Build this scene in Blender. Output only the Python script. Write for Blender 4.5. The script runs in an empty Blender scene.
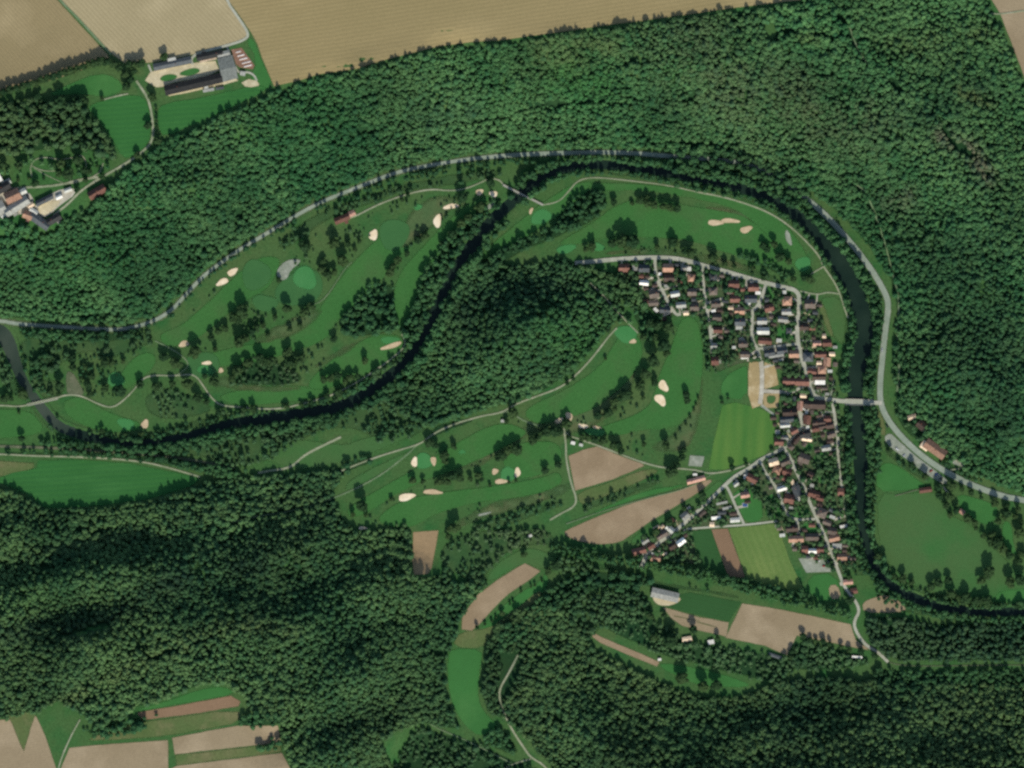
import bpy, bmesh, math, random
import numpy as np
from mathutils import Vector, Matrix
from mathutils.geometry import delaunay_2d_cdt

random.seed(7); np.random.seed(7)
R = math.radians
PX = 1.25                                   # metres of ground per photograph pixel (map scale)
CX, CY = 512.0, 384.0
CAM_H = 15000.0
C = bpy.context.scene.collection
scene = bpy.context.scene

def mx(px): return (px - CX) * PX
def my(py): return (CY - py) * PX

# ------------------------------------------------------------------ helpers
def lin(c):
    out = []
    for v in c:
        v = v / 255.0
        out.append(v / 12.92 if v <= 0.04045 else ((v + 0.055) / 1.055) ** 2.4)
    return out

def sstep(a, b, x):
    t = np.clip((x - a) / (b - a), 0, 1)
    return t * t * (3 - 2 * t)

def seg_dist(px, py, pts, closed=False):
    """distance of points to a polyline"""
    px = np.asarray(px, float); py = np.asarray(py, float)
    best = np.full(px.shape, 1e9)
    n = len(pts)
    for i in range(n if closed else n - 1):
        ax, ay = pts[i][:2]; bx, by = pts[(i + 1) % n][:2]
        dx, dy = bx - ax, by - ay
        L = dx * dx + dy * dy + 1e-9
        t = np.clip(((px - ax) * dx + (py - ay) * dy) / L, 0, 1)
        d = (px - ax - t * dx) ** 2 + (py - ay - t * dy) ** 2
        best = np.minimum(best, d)
    return np.sqrt(best)

def inside(px, py, poly):
    px = np.asarray(px, float); py = np.asarray(py, float)
    c = np.zeros(px.shape, bool)
    n = len(poly)
    j = n - 1
    for i in range(n):
        xi, yi = poly[i]; xj, yj = poly[j]
        if yi != yj:
            cond = ((yi > py) != (yj > py)) & (px < (xj - xi) * (py - yi) / (yj - yi) + xi)
            c ^= cond
        j = i
    return c

def chaikin(pts, closed, n=2):
    for _ in range(n):
        out = []
        m = len(pts)
        rng = range(m) if closed else range(m - 1)
        if not closed: out.append(pts[0])
        for i in rng:
            a = pts[i]; b = pts[(i + 1) % m]
            out.append(tuple(a[k] * .75 + b[k] * .25 for k in range(len(a))))
            out.append(tuple(a[k] * .25 + b[k] * .75 for k in range(len(a))))
        if not closed: out.append(pts[-1])
        pts = out
    return pts

def densify(pts, closed, step):
    out = []
    m = len(pts)
    for i in range(m if closed else m - 1):
        a = pts[i]; b = pts[(i + 1) % m]
        L = math.hypot(b[0] - a[0], b[1] - a[1])
        k = max(1, int(math.ceil(L / step)))
        for q in range(k):
            t = q / k
            out.append(tuple(a[z] * (1 - t) + b[z] * t for z in range(len(a))))
    if not closed: out.append(pts[-1])
    return out

def ellipse(x, y, a, b, deg=0, n=18, wob=0.12, seed=0):
    rr = random.Random(int(x * 31 + y * 17) + seed)
    ph = [rr.uniform(0, 6.28) for _ in range(3)]
    out = []
    c, s = math.cos(R(deg)), math.sin(R(deg))
    for i in range(n):
        t = 2 * math.pi * i / n
        w = 1 + wob * (math.sin(2 * t + ph[0]) * .6 + math.sin(3 * t + ph[1]) * .6)
        u, v = a * w * math.cos(t), b * w * math.sin(t)
        out.append((x + u * c + v * s, y - u * s + v * c))
    return out

# ------------------------------------------------------------------ map: water and terrain
RIVER = [(-170,306,15),(-40,318,15),(-12,325,15),(2,333,16),(9,344,15),(15,362,12),(23,382,10),(35,399,9),(45,412,10),(57,426,10),(80,435,10),(112,443,10),
 (150,444,10),(200,434,11),(225,425,12),(256,420,14),(306,414,14),(343,407,14),(368,391,15),(384,381,15),(402,367,15),(418,346,14),
 (431,324,14),(441,297,14),(453,274,14),(466,254,15),(481,234,15),(496,216,14),(510,204,13),(527,189,13),(544,176,13),(567,167,12),
 (594,164,11),(624,166,11),(662,172,11),(699,180,11),(737,187,11),(773,199,12),(795,214,14),(815,231,16),(835,254,19),(848,275,20),
 (858,300,18),(865,322,17),(864,342,18),(858,364,20),(855,382,17),(855,395,15),(857,414,15),(859,439,15),(861,464,15),(861,491,13),(861,519,10),
 (866,544,9),(874,564,9),(881,577,9),(893,588,10),(918,600,10),(943,608,10),(980,613,9),(1024,611,9),(1090,607,9),(1190,606,9)]
RIVER = [(p[0], p[1], p[2] * (.88 if p[0] > 90 and p[0] < 830 else 1)) for p in chaikin(RIVER, False, 1)]

VALLEY = [(-900,316),(0,314),(60,318),(122,321),(148,314),(165,303),(182,290),(198,274),(213,262),(240,240),(261,230),(300,206),
 (340,190),(370,178),(396,166),(430,158),(470,151),(512,149),(610,145),(700,148),(760,160),(800,180),(830,203),(850,222),(875,252),
 (895,285),(905,310),(905,340),(898,370),(900,395),(918,415),(958,445),(975,472),(1024,488),(1900,560),(1900,690),(1024,690),(950,688),
 (890,684),(870,686),(800,702),(740,710),(690,706),(640,694),(606,672),(575,640),(550,634),(530,640),(505,665),(500,700),(520,735),(560,790),
 (620,1300),(400,1300),(430,770),(438,720),(440,650),(450,620),(462,592),(440,565),(405,540),(380,528),(355,530),(340,515),(300,490),
 (255,478),(205,482),(150,495),(100,503),(40,508),(0,490),(-900,470)]
HILL = [(438,378),(450,338),(460,305),(474,284),(498,272),(530,268),(560,273),(588,284),(603,305),(606,325),(590,347),(570,369),
 (540,389),(510,397),(480,403),(452,402),(438,392)]

GX0, GX1, GY0, GY1, GS = -620, 1644, -620, 1388, 4
gxs = np.arange(GX0, GX1 + 1, GS, dtype=float); gys = np.arange(GY0, GY1 + 1, GS, dtype=float)
GXX, GYY = np.meshgrid(gxs, gys)
def blur(a, n):
    for _ in range(n):
        p = np.pad(a, 1, mode='edge')
        a = (p[1:-1, :-2] + 2 * p[1:-1, 1:-1] + p[1:-1, 2:]) / 4
        p = np.pad(a, 1, mode='edge')
        a = (p[:-2, 1:-1] + 2 * p[1:-1, 1:-1] + p[2:, 1:-1]) / 4
    return a
_in = inside(GXX, GYY, VALLEY)
_d = np.where(_in, 0, seg_dist(GXX, GYY, VALLEY, True))
_D = 120 + 60 * sstep(430, 560, GYY) * (1 - sstep(520, 700, GXX))
_t = np.clip(_d / _D, 0, 1)
TZ = 66 * (_t * _t * (3 - 2 * _t) * .55 + .45 * np.sin(_t * math.pi / 2))
_hd = np.where(inside(GXX, GYY, HILL), seg_dist(GXX, GYY, HILL, True), 0)
TZ = TZ + 42 * sstep(0, 62, _hd)
_nz = (np.sin(GXX * .047 + GYY * .021 + 1.3) + np.sin(GXX * -.023 + GYY * .061 + .4) + .7 * np.sin(GXX * .085 - GYY * .05)
       + .6 * np.sin(GYY * .12 + GXX * .018))
_slope = np.clip(4 * _t * (1 - _t), 0, 1)
TZ = TZ + _slope * 4.0 * _nz
_south = sstep(500, 560, GYY) * (1 - sstep(440, 480, GXX)) * _slope
TZ = TZ + _south * 8.5 * np.sin(GYY * .085 + GXX * .020 + 1.0 * np.sin(GXX * .018))
TZ = blur(TZ, 2)

def terr(px, py):
    px = np.asarray(px, float); py = np.asarray(py, float)
    u = np.clip((px - GX0) / GS, 0, len(gxs) - 1.001); v = np.clip((py - GY0) / GS, 0, len(gys) - 1.001)
    i = u.astype(int); j = v.astype(int); fu = u - i; fv = v - j
    return (TZ[j, i] * (1 - fu) * (1 - fv) + TZ[j, i + 1] * fu * (1 - fv) + TZ[j + 1, i] * (1 - fu) * fv + TZ[j + 1, i + 1] * fu * fv)

def river_clear(px, py):
    """distance beyond the water's edge (px, negative in the water)"""
    px = np.asarray(px, float); py = np.asarray(py, float)
    best = np.full(px.shape, 1e9)
    for i in range(len(RIVER) - 1):
        ax, ay, aw = RIVER[i]; bx, by, bw = RIVER[i + 1]
        dx, dy = bx - ax, by - ay
        t = np.clip(((px - ax) * dx + (py - ay) * dy) / (dx * dx + dy * dy + 1e-9), 0, 1)
        d = np.hypot(px - ax - t * dx, py - ay - t * dy) - (aw + (bw - aw) * t) / 2
        best = np.minimum(best, d)
    return best

def zf(px, py, carve=True):
    px = np.asarray(px, float); py = np.asarray(py, float)
    z = terr(px, py)
    if carve:
        rc = river_clear(px, py)
        z = z - 2.0 * sstep(1.5, -2.5, rc) if False else z - 2.0 * (1 - sstep(-2.5, 1.2, rc))
    return z
def zat(x, y): return float(zf(np.array([x]), np.array([y]))[0])

# ------------------------------------------------------------------ materials
def nodes(name):
    m = bpy.data.materials.new(name); m.use_nodes = True
    nt = m.node_tree
    b = nt.nodes['Principled BSDF']
    b.inputs['Specular IOR Level'].default_value = 0.15
    return m, nt, b
def N(nt, t, **kw):
    n = nt.nodes.new(t)
    for k, v in kw.items(): setattr(n, k, v)
    return n
def mixrgb(nt, fac, a, b, mode='MIX'):
    n = N(nt, 'ShaderNodeMix', data_type='RGBA', blend_type=mode)
    for sock, v in ((n.inputs['Factor'], fac), (n.inputs['A'], a), (n.inputs['B'], b)):
        if isinstance(v, (int, float)): sock.default_value = v
        elif isinstance(v, (list, tuple)): sock.default_value = (*v[:3], 1)
        else: nt.links.new(v, sock)
    return n.outputs['Result']
def noise(nt, vec, scale, detail=3, rough=.55):
    n = N(nt, 'ShaderNodeTexNoise'); n.inputs['Scale'].default_value = scale
    n.inputs['Detail'].default_value = detail; n.inputs['Roughness'].default_value = rough
    if vec: nt.links.new(vec, n.inputs['Vector'])
    return n.outputs['Fac']
def ramp(nt, fac, a, b):
    n = N(nt, 'ShaderNodeMapRange'); n.inputs['From Min'].default_value = a; n.inputs['From Max'].default_value = b
    nt.links.new(fac, n.inputs['Value']); return n.outputs['Result']

GAIN = 1.0
def ground_mat(name, a, b, c=None, s1=.012, s2=.12, stripe=None, soft=0.0, fine=.22, stretch=None):
    """A ground cover: two colours in broad patches, a third in smaller ones, fine grain, optional tillage stripes."""
    m, nt, bs = nodes(name)
    a = [v * GAIN for v in lin(a)]; b = [v * GAIN for v in lin(b)]
    geo = N(nt, 'ShaderNodeTexCoord').outputs['Object']
    vec = geo
    if stretch:
        mp = N(nt, 'ShaderNodeMapping', vector_type='TEXTURE')
        mp.inputs['Rotation'].default_value = (0, 0, R(stretch[0])); mp.inputs['Scale'].default_value = (stretch[1], 1, 1)
        nt.links.new(geo, mp.inputs['Vector']); vec = mp.outputs['Vector']
    col = mixrgb(nt, ramp(nt, noise(nt, vec, s1, 4), .32, .68), a, b)
    if c is not None:
        col = mixrgb(nt, ramp(nt, noise(nt, vec, s2 * .35, 4), .5, .72), col, [v * GAIN for v in lin(c)])
    if stripe:
        ang, per, amt, cc = stripe
        mp = N(nt, 'ShaderNodeMapping'); mp.inputs['Rotation'].default_value = (0, 0, R(-ang))
        nt.links.new(geo, mp.inputs['Vector'])
        w = N(nt, 'ShaderNodeTexWave', wave_type='BANDS', bands_direction='Y'); w.inputs['Scale'].default_value = 6.2832 / (20 * per)
        w.inputs['Distortion'].default_value = 1.6; w.inputs['Detail'].default_value = 3; w.inputs['Detail Scale'].default_value = .6
        nt.links.new(mp.outputs['Vector'], w.inputs['Vector'])
        mul = N(nt, 'ShaderNodeMath', operation='MULTIPLY'); mul.inputs[1].default_value = amt
        nt.links.new(w.outputs['Fac'], mul.inputs[0])
        col = mixrgb(nt, mul.outputs[0], col, [v * GAIN for v in lin(cc)])
    g = noise(nt, geo, .35, 3, .7)
    hsv = N(nt, 'ShaderNodeHueSaturation')
    mr = N(nt, 'ShaderNodeMapRange'); mr.inputs['From Min'].default_value = .25; mr.inputs['From Max'].default_value = .75
    mr.inputs['To Min'].default_value = 1 - fine; mr.inputs['To Max'].default_value = 1 + fine
    nt.links.new(g, mr.inputs['Value']); nt.links.new(mr.outputs['Result'], hsv.inputs['Value']); nt.links.new(col, hsv.inputs['Color'])
    nt.links.new(hsv.outputs['Color'], bs.inputs['Base Color'])
    bs.inputs['Roughness'].default_value = .95
    bs.inputs['Specular IOR Level'].default_value = .05
    if soft:
        at = N(nt, 'ShaderNodeAttribute', attribute_name='edge')
        e = N(nt, 'ShaderNodeMapRange'); e.inputs['From Max'].default_value = soft
        nt.links.new(at.outputs['Fac'], e.inputs['Value'])
        n2 = noise(nt, geo, .06, 2, .5)
        ad = N(nt, 'ShaderNodeMath', operation='ADD'); nt.links.new(e.outputs['Result'], ad.inputs[0]); nt.links.new(n2, ad.inputs[1])
        f = N(nt, 'ShaderNodeMapRange'); f.inputs['From Min'].default_value = .45; f.inputs['From Max'].default_value = 1.15
        nt.links.new(ad.outputs[0], f.inputs['Value'])
        nt.links.new(f.outputs['Result'], bs.inputs['Alpha'])
    return m

def plain_mat(name, col, rough=.8, var=.12, scale=.8, spec=.2, stretch=None):
    m, nt, bs = nodes(name)
    c = lin(col)
    oc = N(nt, 'ShaderNodeTexCoord').outputs['Object']
    oi = N(nt, 'ShaderNodeObjectInfo')
    n = noise(nt, oc, scale, 4, .65)
    mr = N(nt, 'ShaderNodeMapRange'); mr.inputs['From Min'].default_value = .25; mr.inputs['From Max'].default_value = .75
    mr.inputs['To Min'].default_value = 1 - var; mr.inputs['To Max'].default_value = 1 + var
    nt.links.new(n, mr.inputs['Value'])
    hs = N(nt, 'ShaderNodeHueSaturation'); hs.inputs['Color'].default_value = (*c, 1)
    r2 = N(nt, 'ShaderNodeMapRange'); r2.inputs['To Min'].default_value = .72; r2.inputs['To Max'].default_value = 1.2
    nt.links.new(oi.outputs['Random'], r2.inputs['Value'])
    mu = N(nt, 'ShaderNodeMath', operation='MULTIPLY'); nt.links.new(mr.outputs['Result'], mu.inputs[0]); nt.links.new(r2.outputs['Result'], mu.inputs[1])
    nt.links.new(mu.outputs[0], hs.inputs['Value'])
    nt.links.new(hs.outputs['Color'], bs.inputs['Base Color'])
    bs.inputs['Roughness'].default_value = rough; bs.inputs['Specular IOR Level'].default_value = spec
    return m

M = {}
M['ground'] = ground_mat('rough_grass', (55,92,48), (72,94,54), (46,89,46), s1=.009, s2=.09, fine=.3)
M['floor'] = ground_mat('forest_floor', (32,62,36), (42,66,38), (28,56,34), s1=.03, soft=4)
M['scrub'] = ground_mat('scrub_grass', (50,80,45), (66,88,52), (44,74,44), s1=.02, soft=4)
M['fairway'] = ground_mat('mown_fairway', (53,98,48), (60,102,51), (64,95,52), s1=.012, s2=.07, soft=1.8, fine=.17, stripe=(32,4,.14,(66,106,58)))
M['rough_dry'] = ground_mat('dry_rough', (78,94,58), (66,92,56), (92,94,64), s1=.02, s2=.1, soft=7)
M['green'] = ground_mat('putting_green', (60,116,64), (66,120,68), s1=.05, soft=1.5, fine=.05)
M['greendark'] = ground_mat('fine_mown_turf', (56,96,54), (60,100,56), s1=.05, soft=1.5, fine=.06)
M['sand'] = ground_mat('bunker_sand', (226,208,176), (205,184,148), (232,218,190), s1=.12, soft=.8, fine=.12)
M['sandpink'] = ground_mat('bunker_sand_tan', (192,172,138), (172,150,118), (206,186,152), s1=.12, soft=.8, fine=.12)
M['tan_nw'] = ground_mat('stubble_brown', (145,129,93), (130,117,84), (156,140,104), s1=.006, s2=.03, stripe=(-47,4,.34,(112,104,76)), soft=1.2, fine=.1)
M['tan_pale'] = ground_mat('stubble_pale', (162,149,114), (148,136,102), (176,162,126), s1=.006, s2=.03, stripe=(-47,4.5,.42,(134,122,90)), soft=1.2, fine=.1)
M['tan_big'] = ground_mat('stubble_olive', (147,131,92), (128,116,78), (164,148,106), s1=.005, s2=.022, stripe=(9,5,.32,(112,104,72)), soft=1.2, fine=.1, stretch=(12,3))
M['tan'] = ground_mat('ploughed_tan', (147,132,104), (134,119,93), (159,143,115), s1=.012, s2=.06, stripe=(8,3,.3,(126,110,84)), soft=1.2, fine=.12)
M['tan_diag'] = ground_mat('ploughed_diag', (144,126,100), (131,114,88), (156,138,110), s1=.012, s2=.06, stripe=(28,3,.32,(122,104,80)), soft=1.2, fine=.12)
M['tan_vert'] = ground_mat('ploughed_vert', (150,128,96), (136,116,86), s1=.012, stripe=(82,3,.2,(130,108,80)), soft=1, fine=.12)
M['tan_red'] = ground_mat('ploughed_red', (132,108,84), (120,98,76), s1=.02, stripe=(8,3,.2,(120,94,68)), soft=1.2, fine=.12)
M['olive'] = ground_mat('fallow_strip', (92,100,62), (76,96,54), (104,104,70), s1=.02, s2=.1, soft=2)
M['haycrop'] = ground_mat('hay_crop', (66,108,50), (58,100,46), (84,116,54), s1=.01, s2=.06, stripe=(86,14,.3,(88,118,56)), soft=1, fine=.1, stretch=(86,4))
M['meadow'] = ground_mat('hay_meadow', (62,98,54), (68,94,53), (54,98,50), s1=.008, s2=.04, soft=2, fine=.12)
M['lawn'] = ground_mat('bright_grass', (57,106,53), (53,98,49), (65,110,57), s1=.02, s2=.06, soft=1.5, fine=.08)
M['crop'] = ground_mat('green_crop', (53,102,50), (48,94,46), (60,108,55), s1=.02, stripe=(4,6,.3,(40,84,46)), soft=1.5, fine=.1, stretch=(2,4))
M['darkcrop'] = ground_mat('dark_crop', (50,84,46), (46,78,42), s1=.02, stripe=(-12,5,.2,(50,92,50)), soft=1, fine=.08)
M['yellow'] = ground_mat('yellow_crop', (100,121,66), (88,110,58), (110,126,70), s1=.01, s2=.08, stripe=(-68,8,.3,(76,106,50)), soft=1, fine=.14)
M['yellowband'] = ground_mat('streaky_crop', (100,126,62), (88,116,56), s1=.03, soft=9, fine=.14, stretch=(85,5))
M['garden'] = ground_mat('garden_ground', (52,78,44), (72,84,58), (92,92,72), s1=.05, s2=.4, soft=3, fine=.3)
M['yard'] = ground_mat('gravel_yard', (184,172,138), (168,158,126), (196,186,154), s1=.05, s2=.3, soft=1, fine=.14)
M['yardgrey'] = ground_mat('grey_yard', (138,142,126), (120,128,110), (152,154,140), s1=.05, s2=.4, soft=1, fine=.2)
M['site'] = ground_mat('bare_site', (160,140,100), (146,130,92), (182,166,130), s1=.04, s2=.2, soft=1, fine=.18)
M['redyard'] = ground_mat('red_court', (130,100,82), (120,92,74), (142,112,94), s1=.08, s2=.3, soft=.8, fine=.15)
M['drive'] = ground_mat('pale_paving', (172,166,148), (150,146,128), (186,182,166), s1=.08, s2=.4, fine=.18)
M['garden2'] = ground_mat('bare_garden_soil', (108,96,76), (92,92,66), (120,112,86), s1=.08, s2=.4, soft=1, fine=.25)
M['road'] = ground_mat('worn_asphalt', (134,144,126), (122,134,116), (144,150,134), s1=.03, s2=.3, fine=.12)
M['street'] = ground_mat('village_street', (160,160,142), (146,148,128), (170,168,152), s1=.03, s2=.3, fine=.14)
M['track'] = ground_mat('gravel_track', (140,144,116), (120,130,100), (152,152,128), s1=.04, s2=.3, fine=.2, soft=.6)
M['greentrack'] = ground_mat('grass_track', (104,122,88), (92,114,80), (116,130,100), s1=.04, s2=.3, fine=.2, soft=.6)
M['oldtrack'] = ground_mat('brown_track', (92,98,74), (80,90,66), (104,106,84), s1=.04, s2=.3, fine=.2, soft=.8)
M['concrete'] = plain_mat('concrete', (170,168,152), .85, .1, .5)
M['verge'] = ground_mat('road_verge', (84,100,66), (72,92,58), (98,108,78), s1=.05, s2=.3, soft=2, fine=.25)

for wn, wa, wb in (('shallow', (40,54,44), (62,72,60)), ('water', (18,34,26), (32,48,37))):
  m, nt, bs = nodes('river_' + wn)
  oc = N(nt, 'ShaderNodeTexCoord').outputs['Object']
  col = mixrgb(nt, ramp(nt, noise(nt, oc, .02, 3), .3, .7), lin(wa), lin(wb))
  nt.links.new(col, bs.inputs['Base Color']); bs.inputs['Roughness'].default_value = .12; bs.inputs['Specular IOR Level'].default_value = .14
  bp = N(nt, 'ShaderNodeBump'); bp.inputs['Strength'].default_value = .15; bp.inputs['Distance'].default_value = .3
  nt.links.new(noise(nt, oc, .9, 3), bp.inputs['Height']); nt.links.new(bp.outputs['Normal'], bs.inputs['Normal'])
  M[wn] = m

def leaf_mat(name, mode):
    m, nt, bs = nodes(name)
    oi = N(nt, 'ShaderNodeObjectInfo')
    geo = N(nt, 'ShaderNodeNewGeometry')
    if mode == 'inst':
        at = N(nt, 'ShaderNodeAttribute', attribute_name='tint', attribute_type='INSTANCER')
        base = at.outputs['Color']
    else:
        base = mixrgb(nt, oi.outputs['Random'], lin((26,52,26)), lin((48,68,34)))
    n = noise(nt, geo.outputs['Position'], .4, 3, .7)
    mr = N(nt, 'ShaderNodeMapRange'); mr.inputs['From Min'].default_value = .3; mr.inputs['From Max'].default_value = .7
    mr.inputs['To Min'].default_value = .7; mr.inputs['To Max'].default_value = 1.35
    nt.links.new(n, mr.inputs['Value'])
    hs = N(nt, 'ShaderNodeHueSaturation'); nt.links.new(mr.outputs['Result'], hs.inputs['Value']); nt.links.new(base, hs.inputs['Color'])
    nt.links.new(hs.outputs['Color'], bs.inputs['Base Color']); bs.inputs['Roughness'].default_value = .75
    return m
M['leaf_wood'] = leaf_mat('leaves_of_the_woods', 'inst')
M['leaf'] = leaf_mat('leaves_of_lone_trees', 'obj')
M['bark'] = plain_mat('bark', (84,70,54), .9, .2, 1.5)
for k, c in dict(red=(112,80,68), orange=(156,122,100), brown=(100,90,80), darkbrown=(78,66,58), slate=(78,82,82), grey=(140,140,130), palegrey=(176,176,164),
                 white=(222,218,204), cream=(214,190,158), pink=(168,130,112), black=(52,52,50), barngrey=(118,122,114)).items():
    M['roof_' + k] = plain_mat('roof_' + k, c, .85, .4, .4, .12)
for k, c in dict(white=(214,208,194), cream=(204,190,160), wood=(120,92,66), grey=(150,148,140)).items():
    M['wall_' + k] = plain_mat('wall_' + k, c, .85, .08, .6)
M['brick'] = plain_mat('chimney_brick', (130,84,66), .9)
for k, c in dict(white=(225,225,222), black=(22,22,24), red=(150,28,24), blue=(36,60,110), silver=(160,164,166)).items():
    M['car_' + k] = plain_mat('car_paint_' + k, c, .3, .02, .5, .5)
M['glass'] = plain_mat('dark_glass', (20,26,28), .1, .02, .5, .5)
M['rubber'] = plain_mat('tyre_rubber', (24,24,24), .9)
M['wrap'] = plain_mat('bale_wrap', (222,214,204), .6, .1, .5)
M['poolwater'] = plain_mat('pool_water', (40,70,110), .15, .1, .5, .5)

# ------------------------------------------------------------------ object makers
def link_mesh(name, verts, faces, mats, parent=None, smooth=False, mat_idx=None):
    me = bpy.data.meshes.new(name)
    if isinstance(verts, np.ndarray): verts = verts.tolist()
    me.from_pydata(verts, [], faces)
    for mm in (mats if isinstance(mats, (list, tuple)) else [mats]): me.materials.append(mm)
    if mat_idx is not None: me.polygons.foreach_set('material_index', mat_idx)
    if smooth: me.polygons.foreach_set('use_smooth', [True] * len(me.polygons))
    me.update()
    o = bpy.data.objects.new(name, me); C.objects.link(o)
    if parent: o.parent = parent
    return o

LAYER = {}
def sheet(name, poly, mat, off, smooth=1, jitter=0.0, grid=7.0, label=None, floor=None, dry=False):
    """A ground cover laid on the terrain: the outline in map pixels, filled and draped."""
    LAYER['n'] = LAYER.get('n', 0) + 1; off += (LAYER['n'] % 5) * .004
    rr = random.Random(int(sum(p[0] * 3 + p[1] * 7 for p in poly)))
    if smooth: poly = chaikin([tuple(p) for p in poly], True, smooth)
    poly = densify(poly, True, 3.0)
    if jitter: poly = [(x + rr.uniform(-jitter, jitter), y + rr.uniform(-jitter, jitter)) for x, y in poly]
    xs = [p[0] for p in poly]; ys = [p[1] for p in poly]
    w = max(xs) - min(xs); h = max(ys) - min(ys)
    g = min(grid, max(1.2, min(w, h) / 5))
    X, Y = np.meshgrid(np.arange(min(xs), max(xs), g), np.arange(min(ys), max(ys), g))
    X = X.ravel() + np.random.uniform(-.2 * g, .2 * g, X.size); Y = Y.ravel() + np.random.uniform(-.2 * g, .2 * g, Y.size)
    k = inside(X, Y, poly); X, Y = X[k], Y[k]
    k = seg_dist(X, Y, poly, True) > .45 * min(g, 3); X, Y = X[k], Y[k]
    n = len(poly)
    # an inner ring keeps the blend at the edge narrow
    ring = []
    for i in range(n):
        a, b = poly[i - 1], poly[(i + 1) % n]; dx, dy = b[0] - a[0], b[1] - a[1]; L = math.hypot(dx, dy) + 1e-9
        for sg in (1, -1): ring.append((poly[i][0] - dy / L * 1.6 * sg, poly[i][1] + dx / L * 1.6 * sg))
    ring = np.array(ring); rk = inside(ring[:, 0], ring[:, 1], poly); ring = ring[rk]
    if len(ring): ring = ring[seg_dist(ring[:, 0], ring[:, 1], poly, True) > 1.2]
    if len(ring) and min(w, h) > 6:
        k = seg_dist(X, Y, poly, True) > 2.4
        X = np.concatenate([X[k], ring[:, 0]]); Y = np.concatenate([Y[k], ring[:, 1]])
    V = [Vector(p) for p in poly] + [Vector((a, b)) for a, b in zip(X, Y)]
    E = [(i, (i + 1) % n) for i in range(n)]
    v, e, f, *_ = delaunay_2d_cdt(V, E, [], 1, 1e-4)
    P = np.array([[q[0], q[1]] for q in v])
    z = zf(P[:, 0], P[:, 1], False) + off
    if floor is not None: z = np.maximum(z, floor)
    verts = np.column_stack([mx(P[:, 0]), my(P[:, 1]), z])
    faces = [tuple(reversed(q)) if _ccw(P, q) else tuple(q) for q in f]
    if dry:
        wet = river_clear(P[:, 0], P[:, 1]) < 1.6
        faces = [q for q in faces if not any(wet[i] for i in q)]
        if not faces: return None
    o = link_mesh(name, verts, faces, mat)
    at = o.data.attributes.new('edge', 'FLOAT', 'POINT')
    at.data.foreach_set('value', seg_dist(P[:, 0], P[:, 1], poly, True).astype(np.float32))
    o['kind'] = 'structure'
    if label: o['label'] = label
    return o
def _ccw(P, q):
    a, b, c = P[q[0]], P[q[1]], P[q[2]]
    return (b[0] - a[0]) * (c[1] - a[1]) - (b[1] - a[1]) * (c[0] - a[0]) > 0      # y runs down in the map: turn these

ROADS = []
def ribbon(name, pts, width, mat, off, smooth=2, floor=None, carve=False, keep=True, label=None, rag=0.0):
    pts = chaikin([tuple(p) for p in pts], False, smooth)
    pts = densify(pts, False, 2.0)
    n = len(pts); verts = []; faces = []; edge = []
    cols = (-1, -.6, 0, .6, 1)
    for i, p in enumerate(pts):
        a = pts[max(0, i - 1)]; b = pts[min(n - 1, i + 1)]
        dx, dy = b[0] - a[0], b[1] - a[1]; L = math.hypot(dx, dy) + 1e-9
        nx, ny = -dy / L, dx / L
        w = (p[2] if len(p) > 2 else width) / 2
        w *= 1 + rag * math.sin(i * 1.7) * .5 + rag * (random.random() - .5)
        for t in cols:
            verts.append((p[0] + nx * w * t, p[1] + ny * w * t)); edge.append(w * (1 - abs(t)))
    P = np.array(verts)
    z = zf(P[:, 0], P[:, 1], carve) + off
    if floor is not None: z = np.full(len(P), floor) if carve is None else np.maximum(z, floor)
    V = np.column_stack([mx(P[:, 0]), my(P[:, 1]), z])
    k = len(cols)
    for i in range(n - 1):
        for j in range(k - 1):
            a = i * k + j
            faces.append((a, a + k, a + k + 1, a + 1))
    fl = faces
    a, b, c = P[faces[0][0]], P[faces[0][1]], P[faces[0][2]]
    if (b[0] - a[0]) * (c[1] - a[1]) - (b[1] - a[1]) * (c[0] - a[0]) > 0: fl = [tuple(reversed(q)) for q in faces]
    o = link_mesh(name, V, fl, mat)
    at = o.data.attributes.new('edge', 'FLOAT', 'POINT'); at.data.foreach_set('value', np.array(edge, np.float32))
    o['kind'] = 'structure'
    if label: o['label'] = label
    if keep: ROADS.append((pts, width))
    return o

def empty(name, loc, label, cat, group=None, rz=0):
    o = bpy.data.objects.new(name, None); C.objects.link(o)
    o.location = loc; o.rotation_euler = (0, 0, rz); o.empty_display_size = 2
    o['label'] = label; o['category'] = cat
    if group: o['group'] = group
    return o

def box_vf(x0, x1, y0, y1, z0, z1, V, F):
    b = len(V)
    V += [(x0,y0,z0),(x1,y0,z0),(x1,y1,z0),(x0,y1,z0),(x0,y0,z1),(x1,y0,z1),(x1,y1,z1),(x0,y1,z1)]
    F += [tuple(b + i for i in q) for q in ((3,2,1,0),(4,5,6,7),(0,1,5,4),(1,2,6,5),(2,3,7,6),(3,0,4,7))]

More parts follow.
